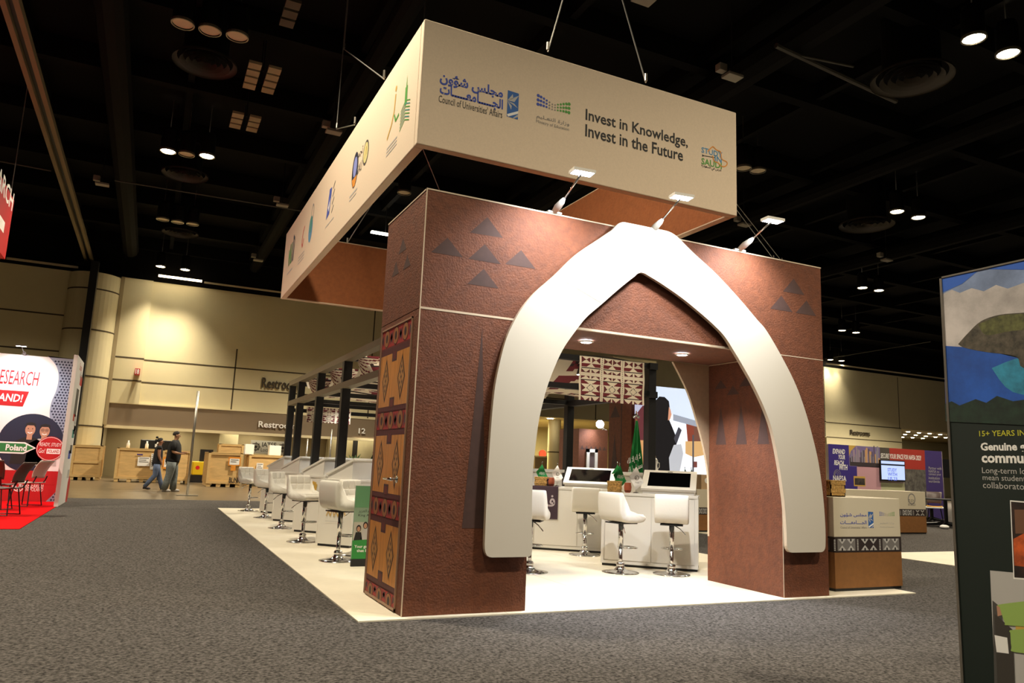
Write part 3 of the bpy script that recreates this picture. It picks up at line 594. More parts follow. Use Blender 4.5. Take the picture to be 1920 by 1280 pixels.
mb = MB(); ft(mb, ar('وزارة التعـليم'), (1005.5, 223.5), (1067.5, 229.5), grey_p, bold=.004); ft(mb, 'Ministry of Education', (1005, 231.5), (1067, 240), grey_p); mb.build('ministry_lettering', SG)
mb = MB(); ft(mb, 'Invest in Knowledge,', (1097.5, 231), (1289.5, 256.5), black_p, bold=.016); mb.build('slogan_lettering', SG); mb = MB(); ft(mb, 'Invest in the Future', (1097, 255.5), (1280.5, 281), black_p, bold=.016); mb.build('slogan_lettering', SG)
mb = MB(); ft(mb, 'STUDY', (1315, 285.8), (1354.5, 286), sky_p, bold=.015); ft(mb, 'IN', (1340, 302), (1353, 295), sky_p, bold=.015); ft(mb, 'SAUDI', (1315, 307.5), (1353, 305.5), green_p, bold=.015); ft(mb, ar('ادرس في السعودية'), (1315, 314.5), (1352, 316.5), black_p, bold=.01); mb.stroke([fp((1317.5, 291.5)), fp((1340, 295.5))], .008, F, black_p); mb.flat([fp((1316.5, 289)), fp((1320.5, 292)), fp((1316.5, 294))], F, black_p)
mb.build('study_lettering', SG)
mb = MB(); P = [(1327, 284), (1336, 275), (1343, 281), (1351, 285), (1353, 298), (1363, 304), (1361, 311), (1353, 312), (1346, 305), (1339, 302), (1336, 292)]; mb.stroke([fp(t_) for t_ in smooth_line(P, 3)], .012, F, orange_p, .0014); mb.build('map_outline', SG)
# emblems along the left face
L = leftf(xs-.001)
def lp(px, py): p = B(px, py, x=xs); return -p.y, p.z
def logo(fn, k=.74):
    mb = MB(); fn(mb); cy = sum(v.y for v in mb.v)/len(mb.v); cz = sum(v.z for v in mb.v)/len(mb.v)
    for v in mb.v: v.y = cy+(v.y-cy)*k; v.z = cz+(v.z-cz)*k
    mb.build('university_emblem', SG)
def l1(mb):
    u, v = lp(761, 190)
    mb.rect(u-.05, v-.02, u+.05, v+.24, L, green_p); mb.flat([(u-.02, v+.24), (u+.02, v+.24), (u, v+.4)], L, green_p)
    for k in range(7): mb.stroke([(u-.2, v-.3+k*.045), (u, v-.22+k*.045), (u+.2, v-.3+k*.045)], .014, L, teal_p if k % 2 else green_p)
def l2(mb):
    u, v = lp(740, 215); mb.stroke([(u-.3, v-.26), (u-.12, v-.12), (u-.02, v+.05), (u, v+.28)], .045, L, gold_p); mb.stroke([(u, v-.02), (u+.08, v-.14), (u+.22, v-.1)], .04, L, green_p); mb.disc(u, v+.36, .04, .04, L, gold_p)
    for k in range(3): mb.rect(u-.28, v-.42-k*.05, u+.2, v-.4-k*.05, L, lgrey_p)
def l3(mb):
    u, v = lp(690, 283); mb.disc(u, v, .17, .2, L, dgrey_p); mb.disc(u, v, .135, .165, L, mat('pale_yellow_print', 'd9cf8e', .7), .0016); mb.stroke([(u-.06, v-.08), (u+.03, v+.09), (u+.06, v-.05)], .02, L, gold_p, .0022); mb.text(ar('تجمع'), u-.62, v+.02, u-.2, v+.2, L, dgrey_p); mb.text('CSAU', u-.62, v-.2, u-.2, v-.04, L, dgrey_p)
def l4(mb):
    u, v = lp(666, 317); mb.disc(u, v, .2, .3, L, navy_p); mb.disc(u, v+.05, .12, .17, L, mat('periwinkle_print', '8a94d6', .7), .0016); mb.flat([(u-.16, v-.13), (u+.16, v-.13), (u+.07, v-.28), (u-.07, v-.28)], L, orange_p, .0016); mb.rect(u-.25, v-.4, u+.25, v-.37, L, lgrey_p); mb.rect(u-.25, v-.46, u+.2, v-.44, L, lgrey_p)
def l5(mb):
    u, v = lp(615, 385); mb.flat([(u-.16, v-.25), (u+.1, v-.2), (u+.18, v+.28), (u-.02, v+.3)], L, blue_p); mb.flat([(u-.05, v-.05), (u+.12, v+.1), (u+.05, v-.15)], L, white_p, .0016); u, v = lp(627, 367)
    for k in range(4): mb.stroke([(u-.1, v-.25+k*.15), (u+.05, v-.15+k*.15)], .03, L, dgrey_p)
    mb.rect(u-.55, v-.42, u+.15, v-.4, L, lgrey_p)
def l6(mb):
    u, v = lp(582, 430); mb.disc(u, v-.05, .2, .28, L, sky_p); mb.disc(u, v+.05, .13, .18, L, teal_p, .0016); mb.ring(u+.1, v+.28, .1, .13, L, grey_p, asp=1.4)
def l7(mb):
    u, v = lp(568, 440); mb.stroke([(u+.16, v+.22), (u+.02, v+.12), (u-.05, v-.1), (u+.05, v-.22), (u+.15, v-.05)], .05, L, red_p)
    for k in range(3): mb.rect(u-.35, v-.38-k*.07, u+.35, v-.36-k*.07, L, lgrey_p)
def l8(mb):
    u, v = lp(546, 470); mb.stroke([(u-.3, v+.1), (u-.2, v-.3), (u-.1, v+.2), (u, v-.3)], .09, L, green_p); mb.rect(u+.05, v-.3, u+.14, v+.2, L, dgreen_p); mb.rect(u+.2, v-.3, u+.28, v+.32, L, navy_p); mb.stroke([(u+.2, v+.32), (u+.4, v+.2), (u+.35, v-.3)], .08, L, navy_p); mb.rect(u-.35, v-.5, u+.35, v-.46, L, lgrey_p)
for fn in (l1, l2, l3, l4, l5, l6, l7, l8): logo(fn)
# suspension cables
cab = mat('steel_cable', 'b8b4ac', .35, metal=.8)
def cable(label, pts, r=.008):
    t = thing('rigging_cable', label, 'cable', pts[0], group='rigging cables'); mb = MB(); mb.tube(pts, r, cab, 6); mb.build('wire', t)
    mb = MB(); p = Vector(pts[-1]); mb.tube([p + Vector((0, 0, .02)), p + Vector((0, 0, .1))], .016, alu, 8); mb.build('turnbuckle', t)
k1 = B(645, 92, x=xs+.3); k2 = B(631, 242, x=xs+.3)
cable('wire drop from ceiling to the bridle left of the hanging sign', [(k1.x, k1.y, 10.3), tuple(k1)]); cable('wire from the bridle to the left face top edge', [tuple(k1), tuple(B(720, 148, x=xs+.03))]); cable('wire from ceiling to the lower bridle left of the sign', [(k2.x, k2.y, 10.3), tuple(k2)]); cable('short wire from the lower bridle to the left face', [tuple(k2), tuple(B(665, 234, x=xs+.03))])
a = B(1027, 97, y=ysn+.03); cable('slanted wire at the left third of the front face', [(a.x+1.1, a.y-.4, 10.3), tuple(a)]); a = B(1211, 155, y=ysn+.03); cable('slanted wire at the right third of the front face', [(a.x-.9, a.y+1.0, 10.3), tuple(a)])
m_ = Vector((xs+wx*.55, y2-1.0, 7.2))
cable('wire drop over the rear of the hanging sign', [(m_.x, m_.y, 10.3), tuple(m_)]); cable('bridle wire to the rear face inside the hanging sign', [tuple(m_), (xs+wx*.3, y2-.05, z2s)]); cable('bridle wire to the right rear corner of the sign', [tuple(m_), (x2-.1, y2-.05, z2s)])
for q0, q1, y, s in (((1390, 405), (1450, 485), 9, 'wire'), ((1395, 400), (1466, 490), 10, 'second wire')):
    a, b = B(*q0, y=y), B(*q1, y=y); d = (a-b)/(a.z-b.z); cable(s + ' slanting down behind the right end of the gateway', [tuple(b + d*(10.395-b.z)), tuple(b)], .009)
# ================================================================ bar stools
def make_stool(label, loc, rz, um=white_u, group='white bar stools'):
    """local +Y is where the sitter looks"""
    t = thing('bar_stool', label, 'bar stool', loc, rz, group); w = .2
    prof = []   # side profile (y, z) of the one-piece padded shell
    innr = [(.21, .705), (.12, .70), (-.06, .695), (-.115, .715), (-.135, .78), (-.148, .88), (-.152, .945)]
    outr = [(-.17, .962), (-.2, .957), (-.212, .91), (-.2, .72), (-.17, .645), (-.11, .615), (.12, .61), (.2, .625), (.235, .665)]
    prof = [(y, z-.022) for y, z in innr + outr]; k = len(prof); mb = MB()
    xs_ = [-w, -w+.012, -w+.05, w-.05, w-.012, w]; vs = []
    cy, cz = 0, .75
    for i, x in enumerate(xs_):
        s = .93 if i in (0, 5) else 1
        for j, (y, z) in enumerate(prof):
            a, b = prof[j-1], prof[(j+1) % k]; n = Vector((-(b[1]-a[1]), b[0]-a[0])); n.normalize(); d = .012 if i in (0, 5) else 0
            vs.append((x, y - n.x*d*-1 if False else y, z) if not d else (x, y + n.x*d, z + n.y*d))
    fs = [(i*k+j, i*k+(j+1) % k, (i+1)*k+(j+1) % k, (i+1)*k+j) for i in range(5) for j in range(k)] + [tuple(range(k-1, -1, -1)), tuple(range(5*k, 6*k))]
    mb.add(vs, fs, um); mb.build('padded_shell', t, False, smooth=True, subsurf=1)
    mb = MB()
    for i in range(3):
        for j in range(2):
            x0 = -.185 + i*.1245; mb2 = [(x0, .125*0)]; z0 = .715+j*.108
            mb.box(x0, x0+.12, -.16, -.128-.008*j, z0, z0+.103, um)
            mb.box(x0, x0+.12, -.09+j*.145, .05+j*.145, .66, .69, um)
    mb.build('tufted_pad', t, False, bevel=.018, smooth=True)
    mb = MB(); mb.box(-.13, .13, -.13, .14, .578, .592, black_m); mb.build('seat_plate', t, False)
    mb = MB(); mb.lathe([(.03, .3), (.03, .58)], (0, 0, 0), chrome, 16); mb.lathe([(.024, .04), (.024, .3)], (0, 0, 0), chrome, 16); mb.build('column', t, False, smooth=True)
    mb = MB(); mb.lathe([(.215, .019), (.215, .026), (.16, .034), (.08, .05), (.05, .075), (.045, .1), (.052, .115), (.04, .135), (.026, .14)], (0, 0, 0), chrome, 32); mb.build('base', t, False, smooth=True)
    mb = MB(); P = [(.03, .02, .3)] + [(.12*sin(a), .1+.1*cos(a)*-1 + .02, .3) for a in [pi*2*i/16 for i in range(1, 16)]] + [(-.03, .02, .3)]; mb.tube(P, .009, chrome, 8); mb.build('footrest', t, False, smooth=True)
    mb = MB(); mb.tube([(.03, -.02, .58), (.1, -.06, .54), (.16, -.09, .48)], .006, chrome, 6); mb.build('lever', t, False)
    return t
def yaw(dx, dy): return atan2(-dx, dy)
LS = [((.25, 3.27), (.95, .32), 'nearest white bar stool of the left row, turned sideways beside the green banner'), ((.6, 3.8), (.62, -.78), 'white bar stool half hidden behind the nearest stool and green banner'), ((.215, 5.32), (.5, -.86), 'second white bar stool of the left row, tufted front towards the aisle'), ((.255, 7.42), (.72, -.7), 'third white bar stool of the left row'), ((.287, 9.63), (.72, -.7), 'fourth white bar stool of the left row, next to last'), ((.193, 11.47), (.6, -.8), 'farthest white bar stool of the left row beside the lettered crate'),
 ((3.227, 1.844), (.98, .2), 'white bar stool turned right, in the middle of the arch opening'), ((3.775, 1.60), (.62, .78), 'white bar stool seen from behind at the right counter in the arch'), ((3.71, 3.45), (.5, .87), 'white bar stool seen from behind at the left counter in the arch'), ((2.15, 2.07), (.6, .8), 'white bar stool mostly hidden behind the left limb of the white arch')]
st0 = None
for (x, y), d, lb in LS:
    if st0 is None: st0 = make_stool(lb, (x, y, 0), yaw(*d))
    else: dup(st0, (x, y, 0), yaw(*d), lb)
# ================================================================ kiosks
def kiosk(label, loc, rz, Ln=1.18, mon=(.29, 1.10), dep=.55, endfn=None, fm=white_l, panels=(.12, .52, .6), group='white counters with sloped monitor boxes', h=.915):
    """local x along the front, y into the depth, front faces -y"""
    t = thing('kiosk_counter', label, 'counter', loc, rz, group); f = front(0)
    mb = MB(); mb.box(.012, Ln-.012, .03, dep-.03, .02, .05, black_m); mb.build('plinth', t, False)
    mb = MB(); mb.box(.012, Ln-.012, .012, dep-.012, .05, h-.035, fm)
    mb.build('body', t, False)
    mb = MB(); mb.box(0, Ln, 0, dep, h-.035, h, fm); mb.build('worktop', t, False, bevel=.004)
    mb = MB(); b = .035
    mb.box(.0, b, 0, .012, .05, h-.035, fm); mb.box(Ln-b, Ln, 0, .012, .05, h-.035, fm); mb.box(b, Ln-b, 0, .012, .05, .05+b, fm); mb.build('front_frame', t, False)
    for i, (u0, u1) in enumerate(((b+.01, Ln*.52), (Ln*.52+.012, Ln-b-.01))):
        mb = MB(); mb.box(u0, u1, .004, .013, .05+b+.01, h-.045, fm); mb.build('sliding_door', t, False, bevel=.002)
    if endfn: mb = MB(); endfn(mb, rightf(Ln)); mb.build('end_emblem', t, False)
    if mon:
        x0, x1 = mon; z0 = h; f0, f1, zt = .07, dep-.1, .25; k = MB(); pr = [(f0, z0), (f1, z0), (f1, z0+zt), (f0, z0+.05)]
        k.prism([(-a if False else a, b_) for a, b_ in pr], Fr((x0, 0, 0), (0, 1, 0), (0, 0, 1)), 0, x1-x0, fm); mo = k.build('monitor_box', t, False)
        dv = Vector((0, f1-f0, zt-.05)).normalized(); Lm = sqrt((f1-f0)**2+(zt-.05)**2); fr = Fr(Vector((x0-.02, f0, z0+.05)) - dv*.02, (1, 0, 0), dv); wm = x1-x0+.04; hm = Lm+.06
        k = MB(); bw = .075; k.prism([(0, 0), (wm, 0), (wm, hm), (0, hm)], fr, 0, .03, fm); k.build('monitor_frame', t, False, bevel=.004)
        k = MB(); k.rect(bw, bw*.9, wm-bw, hm-bw*.8, fr, black_s, .0312); k.prism([(wm/2-.03, hm-.045), (wm/2+.03, hm-.045), (wm/2+.03, hm-.035), (wm/2-.03, hm-.035)], fr, .03, .034, black_m); k.build('screen', t, False)
    return t
def em1(mb, f):   # golden calligraphy
    for k in range(5): mb.stroke([(.14+k*.06, .42), (.17+k*.06, .5+.03*(k % 2)), (.2+k*.06, .43)], .012, f, gold_p)
    mb.rect(.13, .35, .42, .356, f, lgrey_p)
def em2(mb, f): mb.rect(.16, .5, .3, .75, f, blue_p); mb.rect(.2, .5, .26, .68, f, lgrey_p, .0014); mb.stroke([(.34, .52), (.38, .78), (.31, .8)], .05, f, gold_p); mb.stroke([(.08, .5), (.16, .6)], .012, f, gold_p); mb.stroke([(.4, .55), (.48, .5)], .012, f, gold_p)
def em3(mb, f): mb.disc(.27, .62, .08, .08, f, teal_p); mb.stroke([(.12, .52), (.4, .52)], .01, f, lgrey_p); mb.stroke([(.24, .46), (.3, .52)], .02, f, dgrey_p)
def em4(mb, f):
    for a in (.12, .3, .42): mb.stroke([(a, .5), (a+.05, .68)], .045, f, black_p)
    mb.stroke([(.1, .42), (.5, .42)], .02, f, lgrey_p)
q = .7071
LK = [((.52, 2.9), 'white kiosk counter hidden behind the green banner, nearest of the left row', None), ((.305, 4.86), 'white kiosk counter with gold calligraphy on its end, second of the left row', em1), ((.33, 6.85), 'white kiosk counter with blue and yellow emblem on its end', em2), ((.31, 8.95), 'white kiosk counter with green round emblem on its end', em3), ((.36, 11.03), 'white kiosk counter with black strokes on its end, farthest of the left row', em4)]
for (x, y), lb, fn in LK: kiosk(lb, (x+q*1.18, y+q*1.18, 0), radians(-135), endfn=fn, mon=(.29, .93) if y < 3 else (.29, 1.1))
KR = ((3.347, 2.46), radians(-41.3)); KL = ((3.25, 4.19), radians(-38.0))
kiosk('white counter in the right half of the arch opening, black monitor on top', (*KR[0], 0), KR[1], mon=(.5, 1.13))
kiosk('white counter in the left half of the arch opening, with dark draped cloth', (*KL[0], 0), KL[1], Ln=1.28, mon=(.46, 1.16))
def kp(K, x, y, z=.915): c, s = cos(K[1]), sin(K[1]); return Vector((K[0][0]+x*c-y*s, K[0][1]+x*s+y*c, z))
# cloth over the left counter
t = thing('draped_cloth', 'dark plum cloth with pale Arabic calligraphy hung over the left counter', 'cloth', kp(KL, .2, 0, .916), KL[1]); cm = mat('dark_plum_cloth', '3a2733', .85)
mb = MB(); mb.box(-.2, .18, -.006, -.002, -.46, 0, cm); mb.box(-.2, .18, -.006, .3, .0, .004, cm); mb.build('cloth', t, False)
mb = MB(); mb.text(ar('فرع'), -.15, -.37, .14, -.12, front(-.006), mat('pale_grey_calligraphy', 'b7a9ae', .7), .002, bold=.02); mb.build('calligraphy', t, False)
# ---------------------------------------------------------------- small things on the counters
wick = mat('woven_rush', 'b08a4c', .8, noise=(45, .5), bump=(70, .01)); terra = mat('terracotta', '9a4a2c', .7)
def basket(label, p, rz, s=.17, h=.13):
    t = thing('woven_basket', label, 'basket', p, rz, 'woven baskets'); mb = MB(); s /= 2
    for z0, z1, e in ((0, h*.25, 0), (h*.25, h*.5, .004), (h*.5, h*.75, 0), (h*.75, h, .004)):
        mb.box(-s-e, s+e, -s-e, -s+.012, z0, z1, wick); mb.box(-s-e, s+e, s-.012, s+e, z0, z1, wick); mb.box(-s-e, -s+.012, -s, s, z0, z1, wick); mb.box(s-.012, s+e, -s, s, z0, z1, wick)
    mb.box(-s, s, -s, s, 0, .012, wick); mb.build('woven_body', t, False)
    mb = MB(); mb.tube([(-s, -s, h), (s, -s, h), (s, s, h), (-s, s, h), (-s, -s, h)], .009, wick, 6); mb.build('rim', t, False)
    return t
def cup(label, p, s=1):
    t = thing('clay_cup', label, 'cup', p, 0, 'terracotta cups'); mb = MB(); mb.lathe([(.03*s, 0), (.044*s, .03*s), (.048*s, .07*s), (.04*s, .115*s), (.042*s, .125*s), (.036*s, .125*s), (.034*s, .1*s), (.03*s, .02*s)], (0, 0, 0), terra, 20, cap=False); mb.lathe([(.0, .001), (.03*s, .001)], (0, 0, 0), terra, 20); mb.build('body', t, False, smooth=True)
    mb = MB(); mb.lathe([(.039*s, .012), (.0445*s, .03)], (0, 0, 0), mat('dark_clay', '5c2616', .8), 20, cap=False); mb.build('foot_band', t, False); return t
def desk_flag(label, p, rz, m, H=.36, w=.2, em=None, group='small desk flags'):
    t = thing('desk_flag', label, 'flag', p, rz, group)
    mb = MB(); mb.tube([(0, 0, .008), (0, 0, H)], .004, chrome, 8); mb.build('pole', t, False)
    mb = MB(); mb.lathe([(.04, 0), (.04, .006), (.01, .014)], (0, 0, 0), chrome, 16); mb.build('base', t, False)
    mb = MB(); mb.ball((0, 0, H+.008), (.007, .007, .014), chrome); mb.build('finial', t, False)
    mb = MB(); n = 8; top = H-.02; hd = H*.84
    def P(u, v):   # a rectangle of cloth hanging from its top corner, with two soft folds
        a, b = Vector((-w*.5, -hd*.42)), Vector((w*.5, -hd*.66)); c = Vector((-w*.02, -hd)); q = a*((1-u)*v) + b*(u*(1-v)) + c*(u*v)
        return (q.x, -.012-.014*sin(u*7+v*3)*min(1, 3*(u+v)), top+q.y)
    mb.grid(n, n, P, lambda u, v: m); c = mb.build('cloth', t, False, smooth=True)
    if em:
        mb = MB(); f = front(-.034, 0, 0); em(mb, f, top, w, H); mb.build('emblem', c, False)
    return t
def em_sa(mb, f, top, w, H): mb.text(ar('لا إله إلا الله'), -w*.24, top-H*.5, w*.24, top-H*.34, f, white_p, bold=.02); mb.rect(-w*.15, top-H*.58, w*.18, top-H*.56, f, white_p)
def em_g(mb, f, top, w, H): mb.ring(0, top-H*.4, w*.1, w*.16, f, grey_p); mb.rect(-w*.12, top-H*.57, w*.16, top-H*.55, f, lgrey_p)
fr_ = radians(-20)
basket('woven basket on the right counter behind the stool', kp(KR, .13, .2), KR[1], .16, .13); cup('terracotta cup on the right counter beside the white flag', kp(KR, .31, .1)); desk_flag('white desk flag with grey emblem on the right counter', kp(KR, .41, .13), fr_, white_p, .35, .19, em_g)
p_ = kp(KR, -.06, .42); p_.z = .75
desk_flag('green desk flag with white script rising behind the woven basket', kp(KR, .17, .36), fr_, dgreen_p, .36, .17, em_sa)
p = B(1012, 912, z=.93)
basket('woven basket on the left counter beside the arch edge', kp(KL, .09, .24, .92), KL[1], .18, .12); cup('terracotta cup on the left counter', kp(KL, .25, .16, .92)); desk_flag('white desk flag with emblem on the left counter', kp(KL, .32, .24, .92), fr_, white_p, .33, .17, em_g); desk_flag('dark green desk flag behind the basket on the left counter', kp(KL, .05, .45), fr_, dgreen_p, .34, .18, em_sa); desk_flag('green desk flag at the right end of the left counter, half behind the monitor', kp(KL, 1.2, .36), fr_, dgreen_p, .38, .18)
t = thing('small_bottle', 'small clear bottle with purple cap on the left counter', 'bottle', kp(KL, .19, .2, .92)); mb = MB(); mb.lathe([(.022, 0), (.024, .06), (.018, .075)], (0, 0, 0), lgrey_p, 14); mb.build('body', t, False, smooth=True); mb = MB(); mb.lathe([(.02, .075), (.02, .105)], (0, 0, 0), purple_p, 14); mb.build('cap', t, False)
# flags and plants on the left kiosks
def lk(i, along, deep, z=.915): (x, y), _, _ = LK[i]; return Vector((x+q*along+q*deep, y+q*along-q*deep, z))
desk_flag('green desk flag leaning over the kiosk next to the patterned door', lk(0, .1, .3), radians(20), dgreen_p, .42, .2, em_sa); desk_flag('green desk flag standing out among the left row of kiosks', lk(3, 1.06, .2), radians(-20), dgreen_p, .36, .2, em_sa); desk_flag('white desk flag beside the green one, left row of kiosks', lk(3, 1.12, .44), radians(-30), white_p, .33, .16); desk_flag('white desk flag in front of the man at the back', lk(1, 1.15, .5), radians(-30), white_p, .33, .12); desk_flag('small white desk flag on the next to last kiosk of the left row', lk(4, 1.08, .3), radians(-30), white_p, .34, .12); desk_flag('dark green desk flag near the man at the back', lk(1, 1.04, .2), radians(-30), mat('dark_flag_cloth', '14402a', .8), .38, .1)
def palm(label, p, s=1, n=14):
    t = thing('potted_palm', label, 'plant', p, 0, 'potted palms'); mb = MB(); mb.lathe([(.05*s, 0), (.075*s, .11*s), (.065*s, .11*s)], (0, 0, 0), terra, 16); mb.build('pot', t, False); random.seed(n)
    for i in range(n):
        a = i*2.4; mb = MB(); L_ = (.16+.1*random.random())*s; P = [Vector((0, 0, .1*s)) + Vector((cos(a)*L_*u*.8, sin(a)*L_*u*.8, L_*(u-.35*u*u)*1.3)) for u in (0, .35, .7, 1)]; sd = Vector((-sin(a), cos(a), 0)); ws = (.006, .018*s, .014*s, .002)
        mb.add([p2 + sd*w2*e for p2, w2 in zip(P, ws) for e in (-1, 1)], [(2*j, 2*j+1, 2*j+3, 2*j+2) for j in range(3)], mat('palm_leaf', '4d6a35', .6)); mb.build('leaf', t, False)
palm('small green palm on the kiosks in front of the dark entrance', lk(2, 1.08, .4), 1.2); palm('small green palm on the farthest kiosk of the left row', lk(4, 1.1, .45), 1.1, 12)
# ================================================================ pergola with woven fabric
PT = thing('pergola', 'black box frame pergola with pale upper rails behind the gateway', 'pergola', (3.1, 7.8, 0)); px0, px1 = .95, 5.18; PYS = (4.0, 6.55, 8.65, 10.7, 11.82)
for x in (px0, px1):
    for y in PYS:
        if x == px0 and y < 5: continue
        mb = MB(); mb.box(x-.07, x+.07, y-.07, y+.07, .019, 2.86, black_m); mb.build('post', PT, bevel=.006)
rail_m = mat('grey_rail_paint', '766b52', .55)
for x in (px0, px1):
    for z in (2.78, 2.33): mb = MB(); mb.box(x-.075, x+.075, 3.9 if x == px1 else 2.2, 11.88, z, z+.1, rail_m if x == px0 else black_m); mb.build('side_rail', PT)
for y in PYS:
    for z in ((2.8, 2.36) if y < 11 else (2.8, 2.36, 2.2)): mb = MB(); mb.box(px0+.07, px1-.07, y-.05, y+.05, z, z+.08, black_m); mb.build('cross_beam', PT)
sw, smm, sd_ = mat('sadu_cream_weave', 'e6dac6', .9), mat('sadu_maroon_weave', '6e2029', .9), mat('sadu_black_weave', '30211f', .9)
def sadu(cols):
    def fn(u, v):
        u = u*cols; c = u % 1
        if c < .075 or c > .925: return sd_ if (.975 < c or c < .02) and (v*24) % 1 < .5 and False else sw
        if abs(c-.5) < .0: return sw
        c = (c-.075)/.85; a = (c*2) % 1; e = abs(a-.5); g = abs(c-.5)
        if .455 < c < .545 and (v < .15 or .28 < v < .36 or .44 < v < .52 or v > .9): return sw
        dk = sd_ if int(a*14+v*60) % 3 == 0 else smm
        if v < .15: return dk if e > abs(v/.15-.5) and e < .47 else sw
        if v < .16: return sw
        if v < .24: return sw if g < (v-.15)/.09*.22 else smm
        if v < .255: return sw
        if v < .275: return sd_
        if v < .36: return dk if e > .5*(1-(v-.275)/.085) and e < .47 else sw
        if v < .44: return sw
        if v < .52: return dk if e > .5*((v-.44)/.08) and e < .47 else sw
        if v < .54: return sd_
        if v < .63: return sw if g < .28*(1-(v-.54)/.09)+.05 else smm
        if v < .8:
            b = (v-.715)/.085
            if abs(g*3.2+abs(b)*.62-.62) < .06: return sd_
            return dk if g > .27+.2*abs(b) and g < .48 else sw
        if v < .88: return sw if g < .3*((v-.8)/.08)+.03 else smm
        if v < .9: return sd_
        return dk if e > .5*(1-(v-.9)/.1) else sw
    return fn
def dash(fn, cols):
    def g(u, v):
        c = (u*cols) % 1
        if (c < .012 or c > .988) and .02 < u < .98: return sd_ if (v*22) % 1 < .5 else sw
        return fn(u, v)
    return g
FB = thing('woven_fabric', 'long cream and maroon woven fabric swagged over the pergola beams', 'fabric', (3.1, 7.8, 2.2))
a, b, c_, d_ = B(1087, 660, y=3.93), B(1210, 675, y=3.93), B(1084, 752, y=3.93), B(1204, 757, y=3.93)
mb = MB(); mb.grid(112, 88, lambda u, v: (a.x+(b.x-.02-a.x)*u, 3.93-.012*sin(u*7)-.006*sin(v*9+u*4), 2.87+(2.205-2.87)*v), dash(sadu(3), 3)); mb.build('front_drop', FB)
fn = dash(sadu(3), 3)
for i, (ya, yb) in enumerate(((4.0, 6.55), (6.55, 8.65), (8.65, 10.75), (10.75, 11.6))):
    sag = .5 if yb-ya > 1 else .2
    mb = MB(); mb.grid(60, 48, lambda u, v: (1.2+u*3.75, ya+(yb-ya)*v, 2.9-sag*(1-(2*v-1)**2)+.02*sin(u*17)), lambda u, v: fn(u, v)); mb.build('swag', FB)
for i, y in enumerate((5.0, 6.5, 8.6, 10.7)):   # short pointed ends hanging over the left rail
    mb = MB(); mb.grid(24, 24, lambda u, v: (px0+.12+u*.75*(1-.55*v), y-.16-.03*sin(u*8), 2.84-v*.34*(1-(2*u-1)**2*.7)), lambda u, v: smm if (v*5+u*2) % 1 < .32 else sw); mb.build('pointed_end', FB)
mb = MB(); mb.grid(60, 40, lambda u, v: (1.25+u*1.0, 11.5+.02*sin(u*9), 2.32-v*.34), fn); mb.build('rear_drop', FB)
# spot lamps clipped to the pergola beams
for i, (x, y, pw) in enumerate(((4.0, 4.2, 110), (2.4, 4.2, 120), (2.2, 6.7, 120), (4.2, 6.7, 100), (2.2, 8.85, 130), (2.2, 10.9, 130))):
    t = thing('beam_spot', 'small black spot lamp clipped under a pergola beam, ' + ('front beam right', 'front beam left', 'second beam left', 'second beam right', 'third beam', 'fourth beam')[i], 'light', (x, y, 2.75)); mb = MB(); mb.tube([(x, y, 2.79), (x, y, 2.72)], .012, black_m, 8); mb.lathe([(.02, .0), (.045, -.08), (.045, -.1)], (x, y, 2.72), black_m, 16); mb.build('housing', t); mb = MB(); mb.lathe([(.04, -.101), (.04, -.097)], (x, y, 2.72), led_on, 16); mb.build('lens', t)
    lamp('spot_bulb', 'SPOT', (x, y, 2.6), pw, (.98, .97, .93), parent=t, size=.06, spot=130, blend=.8)
# ================================================================ things deeper inside, seen through the arch
def cabinet(label, x0, x1, y0, y1, z1):
    t = thing('reception_cabinet', label, 'cabinet', (x0, y0, 0)); mb = MB(); mb.box(x0, x1, y0, y1, .02, z1-.05, white_l); mb.build('body', t); mb = MB(); mb.box(x0-.03, x1+.03, y0-.03, y1+.03, z1-.05, z1, white_l); mb.build('top', t, bevel=.005); return t
cabinet('tall white cabinet behind the white desk flag and right monitor', 4.75, 5.62, 4.25, 4.65, 1.165); cabinet('tall white cabinet behind the left counter at the arch edge', 3.7, 4.62, 5.75, 6.2, 1.16)
p = Vector((B(1228, 883, y=4.42).x, 4.42, 1.166)); t = thing('coffee_pot', 'white Arabic coffee pot with gold finial beside the big screen', 'coffee pot', p)
mb = MB(); mb.lathe([(.06, 0), (.065, .01), (.05, .06), (.035, .12), (.04, .15), (.05, .18), (.045, .2)], (0, 0, 0), white_l, 20); mb.build('body', t, False, smooth=True); mb = MB(); mb.lathe([(.05, .2), (.03, .235), (.012, .25)], (0, 0, 0), white_l, 20); mb.build('lid', t, False, smooth=True); mb = MB(); mb.lathe([(.01, .25), (.014, .27), (.008, .285), (.003, .305)], (0, 0, 0), gold_p, 12); mb.build('finial', t, False, smooth=True); mb = MB(); mb.tube([(.045, 0, .17), (.085, 0, .17), (.085, 0, .1), (.045, 0, .06)], .007, white_l, 8); mb.build('handle', t, False); mb = MB(); mb.tube([(-.04, 0, .15), (-.08, 0, .18), (-.1, 0, .18)], [.012, .009, .005], white_l, 8); mb.build('spout', t, False)
